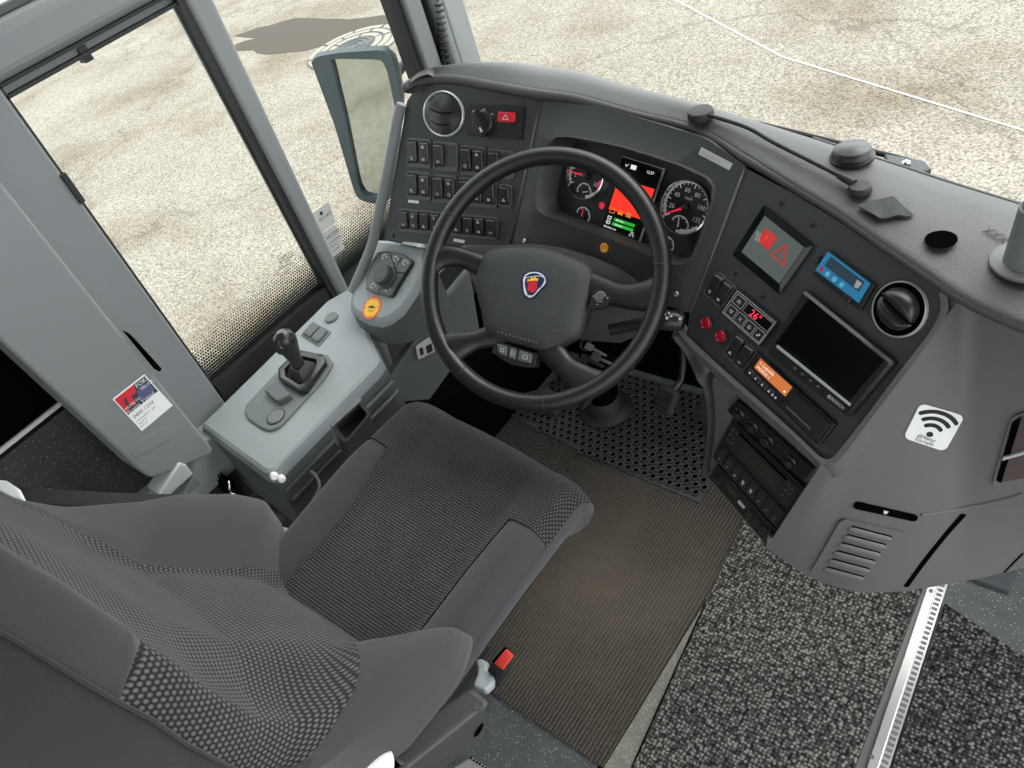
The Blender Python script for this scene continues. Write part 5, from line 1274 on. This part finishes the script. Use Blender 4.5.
tag(mb.build('window_sticker', ['label_grey', 'text_black']), 'grey sticker with dark print low on the front side window', 'sticker')
mb = MB(); q = Quad(*[at_x(*z3r(*p), XW + .002) for p in ((290, 345), (370, 290), (402, 380), (300, 420))], gx)
text(mb, 'SAFETY', q.pt(0, .35), q.e1, -q.e2, q.h * .36, 0); mb.prism(q.sub(.0, .42, 1, .46).c, gx, 0, .0006); text(mb, 'E1 43R', q.pt(.1, .72), q.e1, -q.e2, q.h * .27, 0); text(mb, 'TEMPERED', q.pt(.0, 1.0), q.e1, -q.e2, q.h * .22, 0); tag(mb.build('glass_mark', 'text_black'), 'small black maker mark printed on the sliding side window', 'marking')

# wireless sticker on the shroud
z0_ = zc((890, 390), 10.967)
q = wall_quad([z0_(*p) for p in ((325, 135), (810, 275), (590, 665), (138, 512))], .05, .05); nn = q.n; e1, e2 = q.e1, -q.e2; up2 = e2
mb = MB(); mb.rrect(q, 0, 0, 1, 1, .007, -.0005, .0012, 0, 6)
c = q.pt(.50, .70, .0012); X1, X2 = q.e1 * q.w, -q.e2 * q.h
for r, w in ((.25, .10), (.43, .10), (.61, .105)):
    arc_strip(mb, c, X1, X2, r - w / 2, r + w / 2, 49, 131, .0, nn, 1, 24)
    for a in (49, 131):
        cc = c + X1 * r * math.cos(math.radians(a)) + X2 * r * math.sin(math.radians(a)); mb.prism([cc + X1 * w / 2 * math.cos(k * .449) + X2 * w / 2 * math.sin(k * .449) for k in range(14)], nn, 0, .0004, 1)
mb.prism([c + X1 * .075 * math.cos(k * .314) + X2 * .07 * math.sin(k * .314) for k in range(20)], nn, 0, .0004, 1)
text(mb, '@9lpass', q.pt(.47, .855, .0012), e1, up2, .125, 1, 0, 'CENTER', .15, aff=(X1, X2)); text(mb, 'horvalls', q.pt(.47, .965, .0012), e1, up2, .14, 1, 0, 'CENTER', .1, aff=(X1, X2))
drape(mb, q); tag(mb.build('wireless_sticker', ['white', 'text_black']), 'white rounded sticker with a black wireless symbol on the grey shroud', 'sticker')

# ------------------------------------------------------------------ steering wheel
WC = V(-.802, .797, .822); WN = unit(V(.221, -.631, .744)); WP = Plane(WC, WN)
wa_ = unit(V(math.cos(.336), math.sin(.336), 0)); wb_ = np.cross(WN, wa_); RO = .2262; TR = .0155
z3w = zc((410, 140), 2.743)
wheel = empty('steering_wheel', WC - WN * .05, 'large black leather four-spoke steering wheel in front of the instruments', 'steering wheel')
circ = [WC + (wa_ * math.cos(a) + wb_ * math.sin(a)) * (RO - TR) for a in np.linspace(0, 2 * math.pi, 96, endpoint=False)]
MB().tube(circ, TR, 16, closed=True, up=WN).build('rim', 'leather_black', wheel)
for px_ in ((118, 207), (371, 718), (685, 345), (145, 640)):
    p = WP(*z3w(*px_)); d = p - WC; a = math.atan2(d @ wb_, d @ wa_); cc = WC + (wa_ * math.cos(a) + wb_ * math.sin(a)) * (RO - TR); tg = -wa_ * math.sin(a) + wb_ * math.cos(a)
    MB().lathe(cc, tg, [(TR * 1.0, -.0014), (TR * 1.035, -.0007), (TR * 1.035, .0007), (TR * 1.0, .0014)], 18).build('stitched_seam', 'rubber_black', wheel)
def spoke(pts, widths, flats, name='spoke'):
    P_ = [WP(*z3w(*p[:2]), p[2]) for p in pts]; P_ = smooth_path(P_, 18); k = np.linspace(0, len(pts) - 1, 18)
    w = np.interp(k, range(len(pts)), widths); f_ = np.interp(k, range(len(pts)), flats)
    MB().tube(P_, w, 14, flat=f_, up=WN).build(name, 'leather_black', wheel)
spoke([(52, 330, 0), (95, 318, -.004), (150, 325, -.012), (235, 365, -.022)], [.031, .022, .017, .022], [.40, .5, .6, .5])
spoke([(692, 420, 0), (640, 428, -.004), (570, 425, -.012), (490, 400, -.022)], [.034, .025, .02, .026], [.38, .45, .55, .5])
spoke([(92, 580, 0), (130, 565, -.004), (185, 548, -.012), (260, 530, -.022)], [.034, .027, .017, .024], [.38, .45, .6, .5])
spoke([(508, 690, 0), (470, 660, -.004), (425, 620, -.012), (375, 565, -.022)], [.038, .028, .019, .026], [.36, .42, .6, .5])
hub = [(205, 318), (228, 302), (270, 294), (330, 292), (390, 300), (440, 318), (485, 338), (503, 355), (508, 380), (500, 430), (486, 490), (470, 540), (440, 556), (400, 578), (378, 584), (330, 572), (270, 556), (235, 545), (212, 530), (205, 500), (200, 470), (190, 430), (184, 390), (192, 350)]
HB = [WP(*z3w(*p), -.022) for p in hub]; hc = sum(HB) / len(HB); HB = resample(smooth_path(HB + [HB[0]], 160)[:-1], 64, True)
mb = MB(); mb.loft([[p - WN * .03 + (hc - p) * .05 for p in HB], HB, [p + WN * .010 + (hc - p) * .015 for p in HB], [p + WN * .017 + (hc - p) * .07 for p in HB], [p + WN * .0215 + (hc - p) * .25 for p in HB], [p + WN * .0235 + (hc - p) * .6 for p in HB], [p + WN * .024 + (hc - p) * .97 for p in HB]]); hubo = mb.build('hub_pad', 'hub_black', wheel)
mb = MB()
for k in range(11):
    p = WP(*z3w(240 + k * 10.5, 527 + k * 3.0), .0); mb.lathe(p + WN * -.0035, WN, [(.0042, 0), (.003, .003), (0, .0036)], 8)
mb.build('grip_dots', 'hub_black', hubo)
# emblem
HE = Plane(WC + WN * .0025, WN); z5w = zc((470, 255), 6.68)
em = [(348, 165), (362, 132), (395, 110), (450, 106), (490, 122), (513, 150), (515, 185), (495, 215), (468, 235), (440, 272), (418, 290), (385, 288), (362, 268), (352, 220)]
E_ = resample(smooth_path([HE(*z5w(*p)) for p in em] + [HE(*z5w(*em[0]))], 120)[:-1], 60, True); ec = sum(E_) / 60
mb = MB(); mb.prism(E_, WN, -.003, .001, 0)
for s, w in ((.90, .055), (.74, .04)):
    o_ = [ec + (p - ec) * (s if s > .8 else 1) for p in E_]
    if s < .8:
        tri = [HE(*z5w(*p)) for p in ((368, 150), (480, 140), (500, 185), (425, 275), (385, 275), (362, 200))]; o_ = resample(smooth_path(tri + [tri[0]], 80)[:-1], 60, True); o_ = [ec + (p - ec) * 1.0 for p in o_]; 
    i_ = [ec + (p - ec) * (1 - w / .5) for p in o_]; mb.grid([[p + WN * .001 for p in o_], [p + WN * .0014 for p in o_], [p + WN * .0014 for p in i_], [p + WN * .001 for p in i_]], 1, closed_u=True, smooth=False)
gr_ = [(392, 205), (383, 180), (398, 192), (402, 165), (413, 182), (425, 152), (430, 178), (448, 165), (440, 186), (458, 182), (446, 198), (452, 215), (440, 236), (425, 252), (408, 246), (388, 238), (386, 220)]
mb.prism([HE(*z5w(*p)) for p in gr_], WN, .001, .0018, 2)
cr_ = [(384, 178), (388, 160), (402, 168), (412, 146), (424, 160), (440, 142), (446, 160), (462, 156), (452, 176), (430, 170), (405, 174)]
mb.prism([HE(*z5w(*p)) for p in cr_], WN, .0012, .0019, 3)
mb.build('emblem', ['navy', 'gauge_white', 'sticker_red', 'yellow'], hubo, label='navy and white emblem with a red crowned griffin head')
# thumb buttons
z6w = zc((560, 260), 7.877)
BP = Plane(WC - WN * .006, WN)
P = [BP(*z6w(*p)) for p in ((285, 200), (350, 210), (402, 255), (395, 330), (350, 372), (220, 388))]
mb = MB(); mb.prism(P, WN, -.02, .003)
c = BP(*z6w(318, 290), .003); arc_strip(mb, c, wa_, wb_, .0075, .0092, 0, 300, 0, WN, 1, 24); disc(mb, c, WN, .0065, 0, .0025, 2, 20)
for p in ((265, 285), (375, 300), (295, 350)): cc = BP(*z6w(*p), .003); mb.prism([cc - wa_ * .0018, cc + wb_ * .0018, cc + wa_ * .0018, cc - wb_ * .0018], WN, 0, .0005, 1)
mb.build('cruise_buttons', ['switch_black', 'text_grey', 'button_grey'], wheel, bevel=.0004)
BP2 = Plane(WC - WN * .010, WN)
P = [BP2(*z5w(*p)) for p in ((175, 572), (300, 612), (452, 660), (440, 745), (370, 752), (280, 735), (200, 690), (148, 650))]
mb = MB(); mb.prism(P, WN, -.02, .003); bb_ = mb.build('menu_buttons', 'switch_black', wheel, bevel=.002)
for pts in (((185, 592), (255, 612), (245, 680), (190, 655)), ((268, 618), (315, 632), (305, 700), (258, 685)), ((330, 636), (420, 664), (410, 725), (318, 706))):
    q = Quad(*[BP2(*z5w(*p), .003) for p in pts], WN); mb = MB(); mb.dome(q, 0, 0, 1, 1, .003, 0, .003); 
    outline(mb, q.sub(.35, .3, .7, .7, .0032), .0007, 0, 1); mb.build('menu_button', ['button_grey', 'icon_white'], bb_)
# steering column cover, stalk and ignition
CPp = Plane(WC - WN * .068, WN)
cc_ = [(128, 300), (150, 290), (240, 290), (330, 285), (420, 296), (500, 320), (580, 352), (622, 385), (615, 410), (560, 430), (450, 480), (300, 470), (180, 400)]
CO = [CPp(*z3w(*p)) for p in cc_]
col_t = empty('steering_column', at_z(605, 408, 0.011), 'taupe-covered steering column with a dark boot at the floor', 'steering column')
mb = MB(); cen = sum(CO) / len(CO); dn = V(.0, .06, -.10)
mb.loft([[cen + (p - cen) * .75 + dn * 1.9 for p in CO], [p + dn for p in CO], [p + WN * .002 for p in CO], [cen + (p - cen) * .94 + WN * .010 for p in CO]]); mb.build('column_cover', 'column_taupe', col_t)
bt = at_z(606, 410, .011); c_top = cen + dn * 1.8
MB().tube(smooth_path([c_top, c_top * .4 + bt * .6 + V(0, .0, .1), bt + V(0, 0, .06)], 16), .045, 16).build('column_tube', 'pit_black', col_t)
MB().lathe(bt, UP, [(.075, 0), (.075, .008), (.066, .014), (.058, .02), (.05, .075), (.046, .08)], 32).build('column_boot', 'rubber_black', col_t)
SP = Plane(WC - WN * .05, WN); a_, b_ = SP(610, 330), SP(678, 318)
sd = unit(b_ - a_); se = unit(np.cross(WN, sd))
mb = MB(); mb.tube([a_, SP(650, 322)], .010, 12); s_t = mb.build('control_stalk', 'rubber_black', col_t, label='black stalk with white symbols right of the wheel')
mb = MB(); mb.tube([SP(655, 319), SP(660, 319), SP(678, 321), SP(684, 322.5)], [.014, .0175, .0175, .013], 20); e_ = mb.build('stalk_head', 'switch_black', s_t)
mb = MB()
for u, v, w in ((665, 314.5, .0016), (667, 318, .0022), (669, 313, .0016), (671, 316, .002), (680, 319, .002)): cc = SP(u, v, .0175); mb.prism([cc - sd * w - se * w, cc + sd * w - se * w, cc + sd * w + se * w, cc - sd * w + se * w], WN, -.002, .0006)
mb.build('stalk_symbols', 'icon_white', s_t)
ig = at_p(586, 345, WC - WN * .11, WN); t = empty('key_bunch', ig, 'dark bunch of keys hanging under the steering wheel', 'keys')
for k, (du, dv) in enumerate(((0, 0), (6, 10), (-5, 12))):
    p = at_p(586 + du, 345 + dv, WC - WN * (.10 + .006 * k), WN); e1 = unit(V(.5 + .3 * k, .3, -.6)); w = np.cross(WN, e1)
    mb = MB(); mb.prism([p + w * .008, p + e1 * .016 + w * .008, p + e1 * .016 + w * .003, p + e1 * .045 + w * .003, p + e1 * .045 - w * .003, p + e1 * .016 - w * .003, p + e1 * .016 - w * .008, p - w * .008], WN, 0, .002); mb.build('key', 'black_plastic', t)
ring(MB(), ig, WN, .009, .011, -.001, .002, seg=24).build('key_ring', 'lead_grey', t)
# ------------------------------------------------------------------ driver's seat
SX = -.893
seat = empty('driver_chair', V(SX, .30, 0), 'dark grey fabric driver seat with woven centre and plump side bolsters', 'seat')
CF, CR, ZC = .635, .12, .555                      # cushion front, rear, top height
HW = .246
def cush(s, k):
    """top of the cushion: s -1..1 across, k 0 rear .. 1 front"""
    w = HW * (1 - .05 * k ** 3) * (float(np.interp(k, [0, .3, .55, .8, 1], [.84, .87, .93, .985, 1])) if s < 0 else 1)
    y = CR + (CF - CR) * k - .014 * s * s * max(0, k - .5) * 2 + k * (.026 - .027 * s)
    b = max(0, (abs(s) - .55) / .45)
    z = ZC - .012 + .030 * math.sin(min(1, b) * math.pi * .62) * (1 - .55 * max(0, k - .6) / .4) - .012 * (1 - s * s) * (1 - k)
    edge = max(0, (abs(s) - .86) / .14); z -= .030 * edge ** 2.2
    fr = max(0, (k - .90) / .10); z -= .034 * fr ** 2.2
    return V(SX + s * w, y, z)
def seam(k): return .60 + .12 * max(0, (k - .55)) / .25 * (1 if k < .8 else 1)
KB = .73                                           # bolsters end here
def patch(fn, sa, sb, k0, k1, ns, nk, inflate=0.0, crease=.0035):
    G, UVs = [], []
    for i in range(nk + 1):
        k = k0 + (k1 - k0) * i / nk; r_, u_ = [], []
        for j in range(ns + 1):
            q = j / ns; s = sa(k) * (1 - q) + sb(k) * q; p = fn(s, k)
            e = min(q, 1 - q, i / nk, 1 - i / nk); p = p + V(0, 0, inflate * min(1, e / .12) ** .6 - crease * (1 - min(1, e / .05)))
            r_.append(p); u_.append((s * HW, k * .5))
        G.append(r_); UVs.append(u_)
    return G, UVs
mb = MB()
G, Uv = patch(cush, lambda k: -min(.62 + .12 * max(0, (k - .5) / .3), .74), lambda k: min(.62 + .05 * max(0, (k - .5) / .3), .67), 0, KB, 28, 30, 0, 0); mb.grid(G, 0, Uv)
G2, U2 = patch(cush, lambda k: -1, lambda k: 1, KB, 1, 44, 12, 0, 0); mb.grid(G2, 0, U2)
# front and side skirts with a rounded roll under
outl = [cush(-1, k) for k in np.linspace(0, 1, 24)] + [cush(s, 1) for s in np.linspace(-.95, .95, 20)] + [cush(1, k) for k in np.linspace(1, 0, 24)]
ocen = V(SX, .35, .5)
sk = [outl]
for d, o in ((.010, .002), (.03, -.002), (.05, -.014), (.065, -.035), (.07, -.06)):
    sk.append([V(p[0], p[1], p[2] - d) + unit((p - ocen) * V(1, 1, 0)) * o for p in outl])
mb.grid(sk, 1)
cu = mb.build('cushion', ['weave', 'plain_fabric'], seat, angle=75)
for sg, w1 in ((-1, .12), (1, .05)):
    sa = (lambda k, sg=sg, w1=w1: sg * min(.62 + w1 * max(0, (k - .5) / .3), .62 + w1))
    G, Uv = patch(cush, sa, lambda k, sg=sg: sg * 1.0, 0, KB, 12, 26, .003)
    MB().grid(G, 0, Uv).build('cushion_bolster', 'plain_fabric', seat, angle=75, label='plain grey side bolster of the seat cushion')
MB().box(V(SX - .20, .10, .42), V(SX + .14, .54, .48)).build('cushion_pan', 'black_plastic', seat, bevel=.02)
# backrest: front profile per height
def spine(t_):                                     # t 0 bottom .. 1 top of the shoulders and headrest
    z = .50 + .72 * t_
    return float(np.interp(z, [.50, .56, .63, .70, .80, .90, 1.0, 1.1, 1.22], [.205, .195, .165, .122, .064, .036, .018, .004, -.02])), z
def halfw(t_): return float(np.interp(.50 + .72 * t_, [.50, .56, .70, .85, .95, 1.05, 1.15, 1.22], [.232, .270, .266, .262, .252, .236, .205, .16]))
def bolL(t_): return float(np.interp(.50 + .72 * t_, [.50, .56, .62, .68, .76, .82, .88, .95, 1.22], [.06, .10, .125, .125, .105, .065, .025, .0, -.01]))
def bolR(t_): return float(np.interp(.50 + .72 * t_, [.50, .55, .60, .65, .70, .75, .82, .95, 1.22], [.060, .095, .100, .055, -.02, -.05, -.04, -.02, -.01]))
def back(s, t_, thick=0.0):
    y, z = spine(t_); w = halfw(t_); b = max(0, (abs(s) - .42) / .58); am = bolL(t_) if s < 0 else bolR(t_)
    bump_ = am * (math.sin(min(1, b * 1.12) * math.pi / 2) ** 1.5) - .05 * max(0, (abs(s) - .88) / .12) ** 2
    lum = .012 * math.exp(-((z - .68) / .10) ** 2) * (1 - s * s)
    top = .05 * max(0, (t_ - .92) / .08) ** 2
    return V(SX + s * w, y + bump_ + lum - top, z)
def smL(t_): return float(np.interp(.50 + .72 * t_, [.50, .60, .70, .80, .88, .95, 1.22], [.62, .52, .46, .48, .62, .84, .86]))
def smR(t_): return float(np.interp(.50 + .72 * t_, [.50, .58, .63, .66, .69, .72, .995, 1.01, 1.22], [.58, .50, .50, .62, .86, .999, .999, .82, .74]))
NT = 60
mb = MB(); G, Uv = [], []
for i in range(NT + 1):
    t_ = i / NT; ss = np.linspace(-smL(t_), smR(t_), 61); row_ = [back(s, t_) for s in ss]; G.append(row_)
    al = np.concatenate([[0], np.cumsum([np.linalg.norm(row_[j + 1] - row_[j]) for j in range(60)])]); al -= np.interp(0, ss, al)
    mid_ = back(0, t_); vl = 0 if i == 0 else vl + np.linalg.norm(mid_ - pm); pm = mid_; Uv.append([(x, vl) for x in al])
mb.grid(G, 0, Uv); mb.build('backrest_centre', 'mesh_fabric', seat, angle=80, label='ribbed woven centre of the backrest')
for sg in (-1, 1):
    G = []
    for i in range(NT + 1):
        t_ = i / NT; r_ = []
        for j in range(17):
            q = j / 16; s = sg * ((smL if sg < 0 else smR)(t_) * (1 - q) + q); e = min(q, 1 - q); r_.append(back(s, t_) + V(0, (.004 if abs(s) < .99 else .001) * min(1, e / .15), 0))
        G.append(r_)
    MB().grid(G).build('backrest_bolster', 'plain_fabric', seat, angle=80, label='plump plain fabric side bolster of the backrest')
# shell: sides and rear
mb = MB(); rows = []
for i in range(NT + 1):
    t_ = i / NT; y, z = spine(t_); w = halfw(t_); L_, R_ = back(-1, t_), back(1, t_); th = float(np.interp(t_, [0, .4, .6, 1], [.13, .17, .22, .24]))
    rows.append([R_, R_ + V(.004, -.03, 0), V(SX + w * .995, y - th * .55, z), V(SX + w * .93, y - th, z), V(SX + w * .5, y - th * 1.15, z), V(SX, y - th * 1.2, z), V(SX - w * .5, y - th * 1.15, z), V(SX - w * .93, y - th, z), V(SX - w * .995, y - th * .55, z), L_ + V(-.004, -.03, 0), L_])
kb = int(NT * .30); mb.grid(rows[:kb + 1], 1); mb.grid(rows[kb:], 0); top = [back(s, 1) for s in np.linspace(-1, 1, 21)]; mb.add(top + rows[-1][1:-1], [list(range(len(top) + 9))], 0, smooth=False)
mb.build('backrest_shell', ['back_fabric', 'plain_fabric'], seat, angle=80)
path = [back(1, t_) + V(.003, .001, 0) for t_ in np.linspace(.32, 1, 34)]
MB().tube(path, .0022, 8).build('piping', 'back_fabric', seat)
# suspension base hidden below, side cover with bracket, slot and screws on the right
mb = MB(); mb.box(V(SX - .17, .06, .10), V(SX + .02, .42, .42)); mb.build('suspension_base', 'rubber_black', seat, bevel=.015)
MB().box(V(SX - .20, .02, 0.008), V(SX + .04, .36, .10)).build('base_plate', 'frame_dark', seat, bevel=.01)
zs = zc((340, 640), 5.689)
ZS = .56
tp = [at_z(*zs(*p), ZS) for p in ((742, 262), (862, 345), (300, 800), (130, 660))]
lowr = [V(p[0] + .0, p[1], p[2] - .11) for p in tp]; lowr[1] = at_z(481, 744, .475); lowr[2] = at_z(*zs(180, 1010), .475)
sc = MB().hexa(lowr, tp).build('side_cover', 'frame_dark', seat, bevel=.008, bseg=3)
def on_top(x, y, o=.0): return at_z(*zs(x, y), ZS + o)
for x, y in ((788, 377), (268, 602), (362, 680)): MB().lathe(on_top(x, y, .0), V(0, 0, 1), [(.0065, 0), (.006, .002), (.003, .0016), (0, .0016)], 16).build('cover_screw', 'frame_dark', sc)
sn = plane3(tp[1], tp[2], lowr[1]); P = [sn(*zs(*p), .0008) for p in ((762, 552), (772, 520), (800, 485), (815, 472), (808, 505), (785, 540))]; MB().prism(P, sn.n, 0, .0008).build('cover_slot', 'pit_black', sc)
# levers: silver bracket, white roll, grey bar
P = [on_top(*p, .002) for p in ((228, 598), (240, 592), (372, 705), (350, 716))]; MB().prism(P, V(0, 0, 1), 0, .004).build('lever_bracket', 'steel', seat)
P = [on_top(*p, .001) for p in ((160, 665), (232, 604), (345, 712), (300, 760), (200, 760))]; MB().prism(P, V(0, 0, 1), 0, .001).build('lever_well', 'pit_black', seat)
MB().tube(smooth_path([on_top(292, 690, .02), on_top(240, 700, .026), on_top(130, 745, .024), on_top(40, 800, .02)], 14), [.012, .014] + [.0135] * 11 + [.012], 14).build('lever_roll', 'ivory', seat, label='white rolled lever grip')
MB().tube([on_top(160, 640, -.01), on_top(90, 680, -.01), on_top(-60, 765, -.01)], [.008, .0115, .0115], 12).build('recline_bar', 'button_grey', seat)
# lower rail and vented plate beside the seat base
P = [at_z(*zs(*p), .12) for p in ((745, 660), (850, 728), (760, 800), (640, 728))]; vp = MB().hexa([p - V(0, 0, .03) for p in P], P).build('rail_plate', 'aluminium', seat, bevel=.004)
q = Quad(*P, V(0, 0, 1)); mb = MB()
for k in range(6): mb.prism(q.sub(.06 + k * .16, .04, .16 + k * .16, .16, .0008).c, V(0, 0, 1), 0, .0008)
mb.build('vent_slot', 'pit_black', vp)
# belt buckle on its stalk
b0 = at_z(*zs(815, 270), .505); bt_ = [at_z(*zs(*p), z) for p, z in (((805, 300), .46), ((812, 240), .50), ((800, 180), .525), ((805, 110), .545))]
bk = empty('belt_buckle', bt_[0], 'seat belt buckle with a red button at the right of the seat', 'buckle')
P1 = [at_z(*zs(*p), .50) for p in ((765, 110), (800, 98), (845, 125), (840, 165), (876, 205), (868, 250), (825, 292), (750, 262), (775, 200), (780, 160))]
MB().hexa([p - V(0, 0, .016) for p in P1], P1).build('stalk', 'belt_grey', bk, bevel=.006, bseg=3)
bz = .53
BQ = [at_z(*zs(*p), z) for p, z in (((945, 30), bz + .012), ((1004, 80), bz + .012), ((930, 185), bz - .012), ((856, 130), bz - .012))]
bn_ = plane3(BQ[0], BQ[1], BQ[3]).n; q = Quad(*BQ, bn_)
bd = unit(bt_[0] - (BQ[2] + BQ[3]) / 2)
mb = MB(); a = rr_poly(q, 0, 0, 1, 1, .003); mb.loft([[p + bd * .045 - bn_ * .012 for p in a], [p + bd * .03 - bn_ * .004 for p in a], a], 0); mb.build('buckle_case', 'rubber_black', bk, bevel=.002)
MB().dome(q, .22, .10, .92, .90, .002, 0, .003).build('release_button', 'buckle_red', bk, label='bright red release button')
mb = MB(); mb.prism(q.sub(.02, .08, .18, .92).c, bn_, 0, .001); mb.build('latch_slot', 'pit_black', bk)
mb = MB(); outline(mb, q, .0014, 0.0004); mb.build('buckle_frame', 'chrome', bk)

# ------------------------------------------------------------------ seat belt across the left corner
zb_ = zc((0, 380), 1.9788)
def strap(pts, w, name, m, label=None, cat=None, up=V(0, 0, 1)):
    P_ = smooth_path(pts, 24); G = [[], [], [], []]
    for i, p in enumerate(P_):
        tg = unit(P_[min(i + 1, 23)] - P_[max(i - 1, 0)]); sd_ = unit(np.cross(tg, up)); nn_ = np.cross(sd_, tg)
        for r_, (a, h) in enumerate(((-1, 0), (1, 0), (1, .0016), (-1, .0016))): G[r_].append(p + sd_ * a * w / 2 + nn_ * h)
    mb = MB(); mb.grid(G + [G[0]], smooth=False); o = mb.build(name, m)
    if label: tag(o, label, cat)
    return o
strap([at_z(-30, 487, .86), at_z(40, 496, .83), at_z(120, 500, .76), at_z(200, 500, .62), at_z(234, 497, .50)], .026, 'seat_belt', 'belt_black', 'black seat belt webbing stretched behind the seat to the wall', 'seat belt', up=V(.5, .2, .8))
t = empty('belt_guide', at_z(8, 488, .84), 'pale plastic belt guide at the shoulder of the seat, at the left edge', 'belt guide')
P = [at_z(*p, .855) for p in ((-12, 478), (6, 480), (18, 488), (24, 500), (10, 497), (-4, 489), (-14, 486))]; MB().hexa([p - V(0, 0, .010) for p in P], P).build('guide_loop', 'white', t, bevel=.003)
for k, (a, b) in enumerate((((48, 492), (74, 498)), ((66, 499), (104, 506)))):
    p, q_ = at_z(*a, .70), at_z(*b, .69); d_ = unit(q_ - p); w = np.cross(V(0, 0, 1), d_) * .006; m_ = MB().hexa([p + w, q_ + w, q_ - w, p - w], [x + V(0, 0, .004) for x in (p + w, q_ + w, q_ - w, p - w)]); tag(m_.build('plastic_strip', 'ivory', bevel=.0015), ('short pale plastic strip behind the seat beside the belt webbing', 'longer pale plastic strip behind the seat, nearer the window')[k], 'strip')
t = empty('belt_anchor', at_z(234, 500, .47), 'small chrome belt anchor bolt beside the rear end of the console', 'anchor')
c = at_z(233, 497, .505); MB().lathe(c, V(.3, .3, .8), [(.007, -.012), (.007, .004), (.004, .007)], 14).build('anchor_bolt', 'chrome', t); mb = MB().tube([c + V(-.004, 0, .004), c + V(-.01, .015, .03)], [.003, .002], 8); mb.build('anchor_pin', 'chrome', t)
# dark cloth and a pale lever down between seat and console
def lump(name, pts, m, label, cat, hgt=.02, seed=1):
    rnd = random.Random(seed); P_ = [np.array(p) for p in pts]; c_ = sum(P_) / len(P_); mb = MB(); loops = []
    P_ = resample(P_, 28, True)
    for k, h in ((1.0, -.03), (1.0, 0), (.85, hgt * .7), (.55, hgt), (.2, hgt * .9)):
        loops.append([c_ + (p - c_) * k + V(0, 0, h + hgt * .35 * math.sin(i * 1.7 + seed) * (1 if k < .95 else .3)) for i, p in enumerate(P_)])
    mb.loft(loops); return tag(mb.build(name, m, angle=70), label, cat)
zn = zc((200, 440), 6.4)
lump('dark_cloth', [at_z(*zn(*p), .34) for p in ((330, 400), (480, 350), (600, 230), (700, 200), (760, 260), (700, 420), (600, 540), (440, 520))], 'rubber_black', 'crumpled black cover stuffed between the seat and the console', 'cover', .03, 2)
lump('dark_rag', [at_z(*zn(*p), .44) for p in ((45, 205), (110, 160), (170, 200), (200, 300), (150, 300), (80, 260))], 'pit_black', 'black rag stuffed beside the foot of the grey post cover', 'rag', .02, 5)
t = empty('seat_lever', at_z(*zn(590, 600), .43), 'pale metal lever with a cable beside the left of the seat', 'lever')
P = [at_z(*zn(*p), .47) for p in ((440, 530), (500, 545), (600, 565), (690, 595), (660, 640), (560, 650), (500, 610))]; MB().hexa([p - V(0, 0, .012) for p in P], P).build('lever_plate', 'belt_grey', t, bevel=.004)
P = [at_z(*zn(*p), .485) for p in ((600, 560), (665, 498), (712, 500), (660, 570))]; MB().hexa([p - V(0, 0, .006) for p in P], P).build('lever_tab', 'white', t, bevel=.002)
MB().tube(smooth_path([at_z(*zn(*p), z) for p, z in (((660, 520), .48), ((720, 400), .50), ((765, 300), .51), ((740, 230), .52), ((705, 200), .53))], 18), .0035, 8).build('lever_cable', 'button_grey', t)
